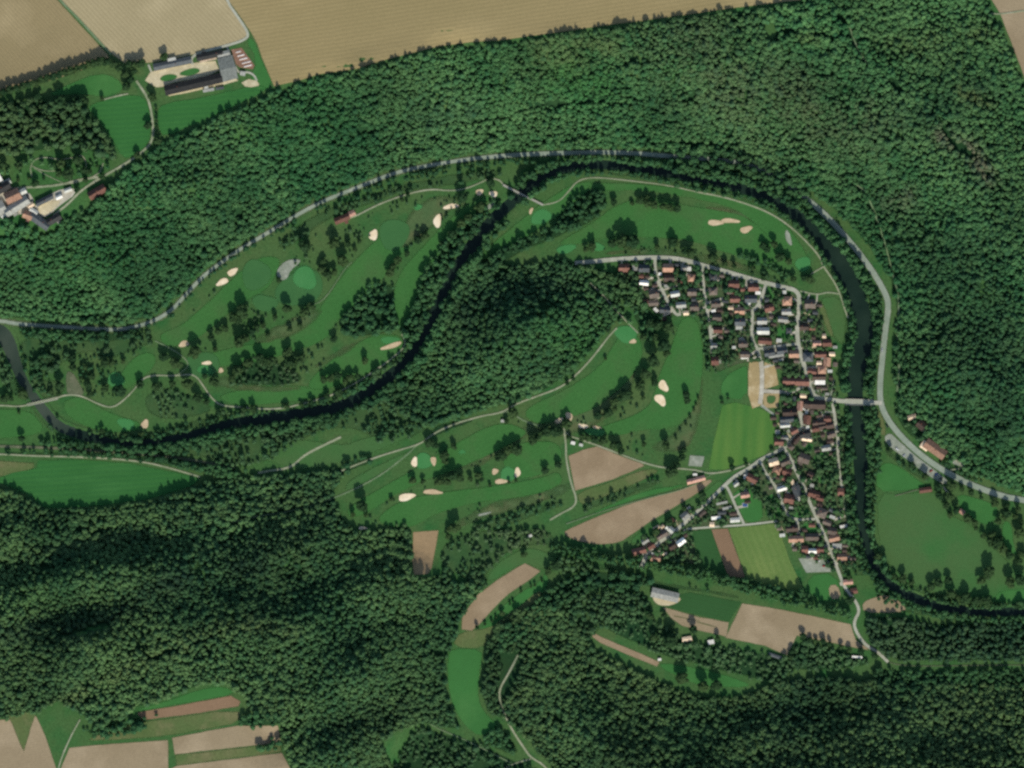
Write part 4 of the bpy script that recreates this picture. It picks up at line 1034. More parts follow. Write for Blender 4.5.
CLEARINGS = [[(763,26),(776,26),(779,44),(768,46)],[(512,112),(540,103),(600,100),(655,106),(655,109),(600,103),(540,106),(512,116)],[(500,654),(520,650),(522,666),(512,686),(503,700),(495,692),(503,672)],[(600,86),(632,88),(632,91),(600,89)],[(355,129),(385,129),(385,133),(355,133)],
 [(470,120),(512,115),(512,119),(470,124)],[(780,31),(850,38),(900,48),(900,51),(850,41),(780,34)],[(650,141),(700,142),(740,144),(740,147),(700,145),(650,144)],[(80,314),(120,312),(120,316),(80,318)],[(886,237),(925,236),(925,241),(886,243)],
 [(938,126),(946,124),(950,140),(966,146),(976,160),(966,158),(950,150)],[(884,82),(894,80),(904,92),(898,95)],[(60,632),(110,622),(112,627),(60,637)],[(150,655),(200,640),(225,628),(226,631),(200,644),(150,659)]]
TINTS = [([(40,270),(160,235),(260,180),(350,120)],62,(32,72,40),.62),([(980,420),(960,320),(1000,250)],60,(38,66,40),.4),([(60,702),(130,667),(190,640),(250,622),(300,632)],9,(86,104,60),.7),([(0,632),(60,630),(110,620),(150,590),(200,575),(260,560)],13,(20,42,32),.65),([(0,560),(80,545),(160,530)],8,(70,92,56),.45),  # southern bands put sunlit ridges and shaded ravines into the leaf colour
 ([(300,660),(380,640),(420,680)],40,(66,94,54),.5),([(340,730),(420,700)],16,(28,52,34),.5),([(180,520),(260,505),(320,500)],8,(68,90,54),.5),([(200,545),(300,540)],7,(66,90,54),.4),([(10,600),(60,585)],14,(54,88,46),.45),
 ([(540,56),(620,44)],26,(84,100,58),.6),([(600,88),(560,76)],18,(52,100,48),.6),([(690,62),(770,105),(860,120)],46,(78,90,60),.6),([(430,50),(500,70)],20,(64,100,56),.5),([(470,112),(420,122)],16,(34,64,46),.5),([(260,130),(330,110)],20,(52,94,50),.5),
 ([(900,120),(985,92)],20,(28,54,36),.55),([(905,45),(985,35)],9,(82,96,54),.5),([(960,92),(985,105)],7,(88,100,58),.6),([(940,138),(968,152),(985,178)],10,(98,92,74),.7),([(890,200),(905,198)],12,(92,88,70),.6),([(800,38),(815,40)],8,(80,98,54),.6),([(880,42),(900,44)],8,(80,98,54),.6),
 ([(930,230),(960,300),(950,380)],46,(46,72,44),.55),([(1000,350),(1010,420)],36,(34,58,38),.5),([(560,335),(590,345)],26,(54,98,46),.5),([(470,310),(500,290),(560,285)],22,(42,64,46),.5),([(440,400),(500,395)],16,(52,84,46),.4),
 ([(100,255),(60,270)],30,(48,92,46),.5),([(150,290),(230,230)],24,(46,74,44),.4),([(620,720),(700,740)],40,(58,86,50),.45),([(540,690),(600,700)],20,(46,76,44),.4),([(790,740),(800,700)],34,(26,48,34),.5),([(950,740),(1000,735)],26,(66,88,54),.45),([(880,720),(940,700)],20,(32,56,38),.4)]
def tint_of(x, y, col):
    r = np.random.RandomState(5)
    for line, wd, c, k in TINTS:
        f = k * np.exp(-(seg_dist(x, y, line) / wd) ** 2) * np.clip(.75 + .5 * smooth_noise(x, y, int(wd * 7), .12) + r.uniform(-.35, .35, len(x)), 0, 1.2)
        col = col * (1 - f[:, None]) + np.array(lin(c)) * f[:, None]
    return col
def mown_mask(x, y):
    ok = np.ones(len(x), bool)
    for c in MOWN: ok &= ~(inside(x, y, c) | (seg_dist(x, y, c, True) < 1.5))
    return ok
def clearing_mask(x, y):
    ok = np.ones(len(x), bool)
    for c in CLEARINGS: ok &= ~inside(x, y, c)
    return ok
def wood(name, label, parts, category='wood'):
    """One wooded mass. parts: (outline, spacing, radius range px, height factor, tint A, tint B, conifer share, gap, road margin)"""
    AX = []; AY = []; AR = []; AH = []; AT = []; AK = []
    for i, (poly, sp, rr, hf, ta, tb, con, gap, rm) in enumerate(parts):
        sd = int(abs(poly[0][0] * 7 + poly[0][1] * 13)) % 9973
        x, y = scatter(poly, sp, gap, seed=sd)
        k = road_mask(x, y, rm) & building_mask(x, y) & (river_clear(x, y) > -1.4) & clearing_mask(x, y); x, y = x[k], y[k]
        if rm == 1.33: k = mown_mask(x, y); x, y = x[k], y[k]
        r = np.random.RandomState(sd + 1)
        n = len(x)
        rad = (rr[0] * .8 + (rr[1] * 1.12 - rr[0] * .8) * r.beta(1.6, 1.9, n)) * (1 + .18 * smooth_noise(x, y, sd, .06))
        h = hf * r.uniform(.82, 1.16, n) * (1 + .15 * smooth_noise(x, y, sd + 2, .1))
        t = np.clip(.5 + .45 * smooth_noise(x, y, sd + 3, .022) + .3 * smooth_noise(x, y, sd + 4, .09) + r.uniform(-.3, .3, n), 0, 1)[:, None]
        col = np.array(lin(ta)) * (1 - t) + np.array(lin(tb)) * t
        col = col * (r.uniform(.86, 1.15, n) * (1 + .22 * smooth_noise(x, y, sd + 6, .035)))[:, None]
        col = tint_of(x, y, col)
        cz = smooth_noise(x, y, sd + 9, .02) * .5 + .5
        isc = r.rand(n) < con * np.clip(cz * 1.8, 0, 1.6)
        kk = np.where(isc, r.randint(5, 7, n), r.randint(0, 5, n))
        col = np.where(isc[:, None], col * np.array([.72, .84, .9]), col)
        AX.append(x); AY.append(y); AR.append(rad); AH.append(h); AT.append(col); AK.append(kk)
    x = np.concatenate(AX); y = np.concatenate(AY); rad = np.concatenate(AR); h = np.concatenate(AH); col = np.vstack(AT); kk = np.concatenate(AK)
    n = len(x); z = zf(x, y)
    me = bpy.data.meshes.new(name)
    me.from_pydata(np.column_stack([mx(x), my(y), z]).tolist(), [], [])
    a = me.attributes.new('kind', 'INT', 'POINT'); a.data.foreach_set('value', kk.astype(np.int32))
    a = me.attributes.new('turn', 'FLOAT_VECTOR', 'POINT'); tv = np.zeros((n, 3), np.float32); tv[:, 2] = np.random.uniform(0, 6.28, n); tv[:, :2] = np.random.uniform(-.08, .08, (n, 2)); a.data.foreach_set('vector', tv.ravel())
    a = me.attributes.new('size', 'FLOAT_VECTOR', 'POINT'); m_ = rad * PX; sv = np.column_stack([m_, m_ * np.random.uniform(.85, 1.15, n), m_ * h]).astype(np.float32); a.data.foreach_set('vector', sv.ravel())
    a = me.attributes.new('tint', 'FLOAT_COLOR', 'POINT'); a.data.foreach_set('color', np.column_stack([col, np.ones(n)]).astype(np.float32).ravel())
    o = bpy.data.objects.new(name, me); C.objects.link(o)
    md = o.modifiers.new('trees', 'NODES'); md.node_group = GN
    o['kind'] = 'stuff'; o['label'] = label; o['category'] = category
    print(name, n)
    return o

GA, GB = (44,86,48), (76,110,64)
OL = (92,100,62)
DK, DK2 = (38,72,42), (58,92,53)
N1 = [(277,92),(300,85),(320,79),(384,65),(440,51),(512,45),(560,37),(600,31),(640,26),(700,17),(800,6),(818,-E),(984,-E),(986,2),(1024,90),(1064,182),(1184,200),(1184,508),(1024,494),(1000,486),(965,470),(935,448),(915,425),(898,402),(893,372),(895,340),(897,310),(891,280),(872,250),(846,220),(824,200),
      (800,183),(765,163),(740,157),(700,151),(610,147),(512,150),(470,154),(430,160),(396,167),(356,183),(313,200),(261,231),(240,242),(215,260),(200,272),(182,292),(165,306),(150,317),(122,325),(65,322),(15,318),(-E,313),(-E,240),(0,238),(35,243),(50,237),(62,224),(82,212),(100,200),(110,190),(130,170),(150,157),(162,145),(200,128),(240,110),(268,96)]
SF = [(-E,495),(0,488),(15,493),(35,502),(45,510),(100,508),(150,501),(190,490),(204,482),(235,479),(255,476),(300,474),(335,468),(345,472),(335,490),(335,503),(345,520),(356,532),(385,528),(405,523),(411,535),(410,575),(430,577),(442,573),(458,585),(470,582),(482,588),(474,600),(461,614),(458,630),(451,648),(445,660),(445,690),(453,713),(462,728),(440,728),(420,722),(400,730),(380,742),(392,768),(400,930),(318,930),(292,768),(284,745),(281,722),(262,719),(243,694),(226,683),(200,684),(160,700),(135,707),(128,716),(100,726),(88,716),(60,700),(40,711),(10,717),(-E,716)]
SE_ = [(486,700),(482,690),(487,655),(487,640),(500,622),(522,608),(545,606),(566,612),(580,630),(590,645),(606,656),(648,677),(668,685),(692,695),(715,699),(740,697),(760,690),(775,684),(800,679),(830,677),(880,682),(910,684),(943,684),(1000,684),(1184,684),(1184,930),(560,930),(552,768),(535,748),(518,730),(505,720),(488,712)]
S2 = [(866,616),(900,617),(945,624),(1000,623),(1184,620),(1184,660),(1000,661),(945,661),(900,661),(885,655),(868,640)]
HW = [(376,390),(395,380),(412,362),(425,343),(436,312),(447,286),(460,264),(472,256),(484,262),(500,262),(520,266),(545,262),(562,258),(590,270),(612,290),(625,312),(630,322),(615,322),(605,334),(592,350),(575,370),(545,390),(512,402),(480,411),(450,420),(430,426),(412,420),(396,408)]
WP = [(-E,118),(0,104),(40,99),(50,103),(85,104),(98,122),(112,143),(120,160),(108,163),(92,152),(70,148),(40,152),(0,156),(-E,160)]
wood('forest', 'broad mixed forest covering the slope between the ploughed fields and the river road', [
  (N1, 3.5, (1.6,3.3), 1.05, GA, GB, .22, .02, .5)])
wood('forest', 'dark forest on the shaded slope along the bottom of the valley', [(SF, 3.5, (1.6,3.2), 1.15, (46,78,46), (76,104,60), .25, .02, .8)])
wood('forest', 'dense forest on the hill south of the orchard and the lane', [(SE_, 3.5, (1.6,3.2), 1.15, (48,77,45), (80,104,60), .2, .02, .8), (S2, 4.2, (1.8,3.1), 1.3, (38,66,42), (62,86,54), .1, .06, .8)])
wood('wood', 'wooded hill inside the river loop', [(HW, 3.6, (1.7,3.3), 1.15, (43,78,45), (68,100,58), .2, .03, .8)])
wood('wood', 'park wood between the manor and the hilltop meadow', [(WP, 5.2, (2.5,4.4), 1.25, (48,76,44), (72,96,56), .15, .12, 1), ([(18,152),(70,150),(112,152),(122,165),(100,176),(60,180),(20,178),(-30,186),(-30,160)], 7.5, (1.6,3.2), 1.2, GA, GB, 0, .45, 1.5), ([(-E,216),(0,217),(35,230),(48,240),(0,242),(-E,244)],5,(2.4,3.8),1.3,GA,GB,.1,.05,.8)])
SCR = (44,76,44); SCR2 = (66,92,56)
def bank(x0, x1, side, d0, d1, pick=None):
    A = []; B = []
    for i in range(1, len(RIVER) - 1):
        x, y, w_ = RIVER[i]
        if not (x0 <= i <= x1): continue
        ax, ay, _ = RIVER[i - 1]; bx, by, _ = RIVER[i + 1]; L = math.hypot(bx - ax, by - ay)
        nx, ny = -(by - ay) / L * side, (bx - ax) / L * side
        A.append((x + nx * (w_ / 2 + d0), y + ny * (w_ / 2 + d0))); B.append((x + nx * (w_ / 2 + d1), y + ny * (w_ / 2 + d1)))
    return A + B[::-1]
def ri(x, y): return min(range(len(RIVER)), key=lambda i: (RIVER[i][0] - x) ** 2 + (RIVER[i][1] - y) ** 2)
belts = [
 ([(160,346),(205,300),(256,258),(300,240),(345,222),(400,200),(480,190),(455,240),(420,290),(400,335),(330,396),(240,406),(200,385)],5.5,(.7,1.9),1.0,DK,SCR2,0,.66,1.33),
 ([(0,340),(60,345),(150,345),(160,375),(110,400),(70,392),(30,400),(0,398)],5,(.8,2.2),1.05,DK,SCR2,0,.55,1.33),
 ([(420,460),(500,420),(560,400),(640,345),(700,320),(704,400),(690,440),(640,462),(590,445),(560,440),(560,500),(440,530),(380,525),(350,515)],5.5,(.7,1.7),1.0,DK,SCR2,0,.72,1.33),
 ([(580,250),(640,240),(700,250),(800,285),(790,292),(740,274),(690,258),(620,255)],5,(.7,1.8),1.0,DK,SCR2,0,.6,1.33),
 ([(40,440),(110,444),(150,452),(220,462),(250,470),(240,478),(205,474),(170,464),(112,456),(40,450)],3.8,(1.3,2.9),1.4,DK,DK2,0,.16,.3),
 ([(18,328),(60,331),(105,333),(135,331),(140,337),(105,342),(60,341),(20,336)],4.2,(1.6,3.1),1.5,DK,DK2,.1,.06,.4),
 ([(560,600),(600,590),(640,592),(650,604),(622,612),(604,624),(588,642),(576,622)],4.4,(1.5,3.0),1.2,DK,SCR2,.05,.22,.8),
 (bank(ri(10,342), ri(100,440), 1, 0, 4), 4.4, (1.1,2.2), 1.3, DK, SCR, 0, .6, .6),
 (bank(ri(10,342), ri(100,440), -1, 0, 4), 4.4, (1.1,2.2), 1.3, DK, SCR, 0, .6, .6),
 (bank(ri(100,440), ri(384,381), 1, -2, 8), 3.8, (1.8,3.6), 1.6, DK, DK2, .1, .05, .4),
 (bank(ri(100,440), ri(384,381), -1, -2, 5), 3.8, (1.2,2.9), 1.2, DK, SCR, 0, .25, .5),
 (bank(ri(384,381), ri(496,216), 1, -2, 7), 4.0, (2,3.8), 1.6, DK, DK2, .1, .08, .4),
 (bank(ri(384,381), ri(496,216), -1, -1.5, 6), 4.2, (1.6,3), 1.3, DK, SCR2, 0, .2, .5),
 (bank(ri(515,198), ri(835,254), 1, -2, 5), 3.8, (1.5,3.4), 1.7, DK, DK2, .1, .12, .4),
 (bank(ri(515,198), ri(835,254), -1, -2, 6), 3.8, (1.7,3.6), 1.5, DK, DK2, .1, .15, .4),
 (bank(ri(835,254), ri(855,390), 1, -2, 5), 4, (1.3,3.4), 1.4, DK, DK2, 0, .3, .4),
 (bank(ri(835,254), ri(855,390), -1, -2, 6), 4, (1.7,3.7), 1.5, DK, DK2, .1, .12, .4),
 (bank(ri(857,414), ri(861,495), 1, -2, 5), 4, (1.2,3.2), 1.4, DK, DK2, 0, .4, .4),
 (bank(ri(857,414), ri(861,495), -1, -2, 6), 4, (1.7,3.6), 1.4, DK, DK2, 0, .2, .4),
 (bank(ri(861,495), ri(1070,610), 1, -1.5, 5), 4.0, (1.6,3), 1.5, DK, DK2, .1, .1, .4),
 (bank(ri(861,495), ri(1070,610), -1, -1.5, 4), 4.0, (1.5,2.8), 1.4, DK, DK2, .1, .18, .4),
 ([(870,668),(900,671),(945,671),(1000,670),(1184,671),(1184,690),(880,690)],4.2,(1.3,3.0),1.2,DK,DK2,0,.08,.2),
 ([(740,576),(768,585),(796,592),(800,588),(812,596),(805,600),(770,592),(742,583)],3.8,(1.5,2.6),1.4,DK,DK2,0,.05,.4),
 ([(60,330),(95,333),(125,334),(152,327),(174,315),(186,302),(203,284),(218,271),(243,253),(263,241),(288,227),(314,210),(334,202),(330,198),(310,208),(286,223),(261,237),(241,250),(216,267),(201,280),(183,299),(171,312),(150,323),(122,330),(95,329),(60,327)],3.6,(1.1,3.1),1.6,DK,SCR,.1,.26,-.2),
 ([(334,198),(358,191),(398,176),(433,169),(470,163),(513,159),(540,158),(540,162),(513,164),(472,169),(436,175),(400,182),(360,196),(340,206)],3.8,(1.1,3.1),1.5,DK,SCR,.1,.28,-.2),
 ([(300,222),(340,203),(362,198),(400,184),(436,177),(472,171),(500,168),(500,178),(480,180),(452,186),(415,189),(393,195),(370,205),(345,212),(320,225),(300,240),(285,250),(275,246)],4.4,(1.0,2.8),1.1,SCR,SCR2,.05,.42,1),
 ([(112,438),(150,440),(200,432),(225,424),(256,417),(306,412),(343,405),(366,394),(376,390),(380,398),(368,404),(345,415),(306,423),(256,429),(226,434),(200,444),(150,455),(112,452)],4.4,(1.7,3.2),1.5,DK,DK2,.1,.1,.6),
 ([(20,376),(34,394),(46,408),(60,422),(82,431),(110,438),(110,450),(80,444),(52,430),(36,412),(22,396),(14,380)],5,(1.4,2.6),1.2,DK,SCR2,0,.45,.8),
 ([(866,380),(874,380),(876,398),(866,399)],4.5,(1.7,2.8),1.3,DK,DK2,0,.1,.8),
 ([(400,335),(412,310),(420,285),(428,262),(440,245),(455,230),(470,218),(485,207),(497,196),(506,203),(497,217),(482,230),(468,245),(455,263),(447,283),(440,303),(430,325),(418,347),(405,350)],4.8,(2,3.6),1.4,DK,DK2,.1,.12,1),
 ([(540,162),(620,161),(667,163),(724,167),(752,172),(785,189),(818,215),(845,245),(866,272),(881,297),(884,320),(879,350),(876,392),(868,395),(866,372),(874,345),(874,320),(866,292),(850,264),(832,240),(812,220),(795,205),(770,191),(737,179),(700,172),(660,165),(620,164),(580,164),(558,167),(540,176),(530,180)],4.4,(1.6,3.2),1.3,DK,DK2,.15,.12,1.2),
 ([(664,148),(724,152),(760,160),(800,184),(816,203),(810,210),(785,192),(752,173),(724,168),(664,163)],3.8,(2.2,3.8),1.25,DK,DK2,.1,.04,-.6),
 ([(520,192),(545,172),(570,162),(565,171),(548,183),(530,198)],5,(1.6,2.8),1.2,DK,DK2,0,.3,1),
 ([(600,170),(660,177),(700,186),(740,193),(775,207),(800,223),(820,240),(838,262),(848,290),(856,315),(854,345),(848,372),(846,392),(838,392),(842,360),(846,335),(846,305),(838,285),(825,262),(806,238),(786,220),(760,206),(735,197),(697,190),(655,181),(600,174)],5.5,(1.3,2.5),1.2,SCR,SCR2,0,.5,1.2),
 ([(842,410),(850,410),(852,450),(854,500),(857,530),(862,552),(868,576),(852,576),(848,545),(847,500),(845,460)],5,(1.8,3.4),1.4,DK,DK2,0,.25,1),
 ([(866,405),(876,408),(880,432),(881,460),(876,490),(874,520),(876,545),(886,560),(893,575),(884,577),(874,562),(868,545),(867,510),(869,480),(867,440)],5,(1.8,3.4),1.4,DK,DK2,0,.25,1),
 ([(880,590),(905,604),(945,614),(985,619),(1184,612),(1184,618),(985,624),(940,619),(898,611),(874,596)],5,(1.6,2.8),1.2,DK,DK2,0,.25,1),
 ([(888,573),(920,588),(945,597),(985,604),(1184,600),(1184,604),(985,609),(942,602),(915,594),(884,579)],5.5,(1.5,2.6),1.2,SCR,SCR2,0,.5,1),
 ([(120,448),(150,450),(205,441),(256,428),(306,421),(345,415),(375,400),(395,390),(412,420),(430,428),(405,441),(380,442),(360,430),(330,428),(300,440),(268,462),(236,466),(200,456),(150,453)],4.2,(1.1,3.1),1.25,DK,SCR2,.05,.33,1),
 ([(-E,449),(60,452),(112,452),(170,458),(205,464),(240,470),(240,479),(205,474),(170,465),(112,458),(60,455),(-E,451)],4,(1.5,3),1.4,DK,DK2,0,.04,.3),
 ([(256,412),(306,406),(331,400),(356,387),(378,373),(402,355),(412,350),(400,366),(382,378),(364,389),(340,400),(306,407)],5.5,(1.4,2.6),1.2,SCR,SCR2,0,.45,1),
 ([(100,436),(145,434),(195,420),(222,412),(250,413),(220,420),(200,427),(150,438),(112,438)],5.5,(1.4,2.6),1.2,SCR,SCR2,0,.4,1),
 ([(341,320),(352,305),(362,290),(368,281),(380,283),(395,285),(397,300),(396,315),(400,328),(385,333),(365,336),(350,338),(341,332)],5.2,(2.2,3.8),1.2,DK,DK2,.1,.05,1),
 ([(476,267),(490,257),(505,244),(530,236),(550,228),(560,214),(565,205),(575,195),(590,190),(602,191),(608,201),(603,211),(592,222),(575,230),(560,236),(545,243),(525,250),(505,262),(490,270)],5.2,(2.2,3.8),1.3,DK,DK2,.1,.06,1),
 ([(230,378),(238,366),(250,358),(262,355),(275,360),(285,367),(300,373),(303,381),(285,386),(250,386),(232,384)],4.6,(1.4,2.6),1.0,SCR,(72,94,60),0,.12,1),
 ([(18,338),(60,333),(125,336),(150,331),(155,343),(125,354),(112,360),(85,350),(60,365),(40,380),(25,360)],6,(1.5,3.4),1.1,SCR,SCR2,.05,.42,1.2),
 ([(-E,326),(0,340),(6,360),(14,380),(25,395),(10,395),(0,375),(-E,370)],6,(1.5,3),1.1,SCR,SCR2,.05,.4,1),
 ([(25,370),(45,380),(62,380),(66,394),(45,400),(35,392)],6,(1.3,2.4),1.1,SCR,SCR2,.05,.4,1),
 ([(145,395),(165,385),(200,398),(215,410),(195,418),(160,420),(145,410)],5,(1,2.5),1.1,SCR,SCR2,0,.5,1.2),
 ([(737,253),(750,256),(768,260),(780,267),(790,276),(786,279),(770,270),(750,262),(738,258)],4.4,(1.6,2.6),1.2,DK,DK2,0,.05,.5),
 ([(742,266),(760,270),(785,282),(782,286),(765,280),(742,273)],5,(1.3,2.2),1.2,SCR,SCR2,0,.35,.8),
 ([(440,548),(455,537),(470,532),(500,528),(520,531),(540,527),(556,538),(553,546),(530,545),(510,552),(495,563),(486,575),(488,588),(475,588),(460,575),(442,572)],4.4,(1.1,3.0),1.1,SCR,(74,96,60),.05,.4,1),
 ([(470,526),(512,512),(537,506),(560,500),(565,505),(540,514),(520,522),(480,532)],5,(1.3,2.6),1.1,SCR,SCR2,0,.35,.8),
 ([(553,543),(575,546),(612,554),(662,562),(712,572),(745,580),(768,590),(805,599),(850,611),(850,619),(805,608),(768,600),(712,582),(662,572),(612,564),(575,556),(550,551)],3.2,(1.3,2.6),2.1,DK,DK2,0,.0,.1),
 ([(622,574),(662,582),(712,590),(745,597),(742,600),(700,592),(660,588),(640,586)],5,(1.3,2.4),1.1,SCR,SCR2,0,.4,.8),
 ([(500,650),(495,640),(510,622),(530,606),(545,592),(565,577),(590,570),(620,574),(655,577),(648,584),(625,591),(602,587),(580,597),(560,606),(540,618),(520,640)],4.8,(2,3.4),1.3,DK,DK2,.1,.1,.8),
 ([(560,575),(552,555),(575,558),(612,566),(622,572),(590,570)],5,(1.8,3),1.25,SCR,SCR2,0,.25,.8),
 ([(582,503),(617,490),(655,479),(664,482),(640,492),(600,506),(582,513)],4.8,(1.2,2.6),1.1,SCR,SCR2,0,.3,.8),
 ([(600,602),(640,592),(648,600),(655,620),(668,628),(690,642),(730,647),(790,658),(800,668),(775,682),(750,678),(700,665),(662,656),(632,642),(600,626)],4.4,(1.2,3.0),1.05,SCR,SCR2,0,.2,.8),
 ([(797,640),(820,645),(862,656),(872,664),(840,670),(800,672),(787,660)],4.4,(1.3,3.0),1.05,SCR,SCR2,0,.15,.8),
 ([(632,312),(645,308),(660,318),(668,325),(655,330),(658,340),(645,342),(640,330)],5,(1.8,3.2),1.2,DK,DK2,0,.2,1),
 ([(575,262),(600,268),(640,285),(655,310),(635,310),(620,300),(600,285)],5,(1.9,3.4),1.25,(48,80,46),(72,98,56),.1,.1,1.2),
 ([(700,320),(706,320),(709,350),(712,372),(706,372),(703,345)],4.5,(1.3,2.2),1.1,DK,DK2,0,.15,.5),
 ([(430,428),(452,420),(475,418),(470,424),(450,430),(432,438)],4.6,(1.4,2.4),1.1,DK,DK2,0,.2,.9),
 ([(336,467),(350,460),(372,456),(374,462),(352,470),(340,474)],4.6,(1.8,3),1.2,DK,DK2,0,.1,.9),
 ([(85,728),(135,718),(162,712),(148,722),(130,724),(95,734)],4.6,(1.5,2.4),1.1,DK,DK2,0,.1,.5),
 ([(95,732),(115,727),(130,718),(147,716),(150,727),(120,735),(98,737)],5,(2,3.4),1.2,DK,DK2,0,.05,.5),
 ([(241,715),(258,710),(270,714),(284,712),(288,722),(256,726),(241,726)],5,(1.8,3.2),1.2,DK,DK2,0,.05,.5),
 ([(253,740),(275,735),(282,740),(278,748),(258,751)],5,(1.8,3.2),1.2,DK,DK2,0,.1,.5),
 ([(480,738),(500,728),(512,738),(520,755),(500,752)],5,(2,3.2),1.2,DK,DK2,.2,.1,.8),
 ([(395,760),(420,724),(445,735),(480,742),(510,760),(530,764),(550,800),(400,930)],4.6,(1.2,3),1.1,SCR,SCR2,.1,.16,.8),
 ([(893,405),(900,402),(912,415),(930,440),(915,440),(900,425)],5,(1.6,3),1.2,SCR,SCR2,0,.2,1),
 ([(936,458),(950,464),(968,474),(985,482),(960,478),(940,466)],4.5,(1.6,2.6),1.2,DK,DK2,0,.1,1),
 ([(886,448),(905,462),(930,478),(926,482),(902,468),(884,453)],5,(1.4,2.6),1.1,DK,DK2,0,.3,.8),
]
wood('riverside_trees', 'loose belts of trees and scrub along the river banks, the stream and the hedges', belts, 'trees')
VT = []
for i, P in enumerate((VIL1, VIL2)):
    VT.append((P, 4.2, (1.1,2.9), 1.1, (40,70,40), (68,94,56), .08, .22, .3))
wood('garden_trees', 'small garden trees and hedges between the village houses', VT, 'trees')

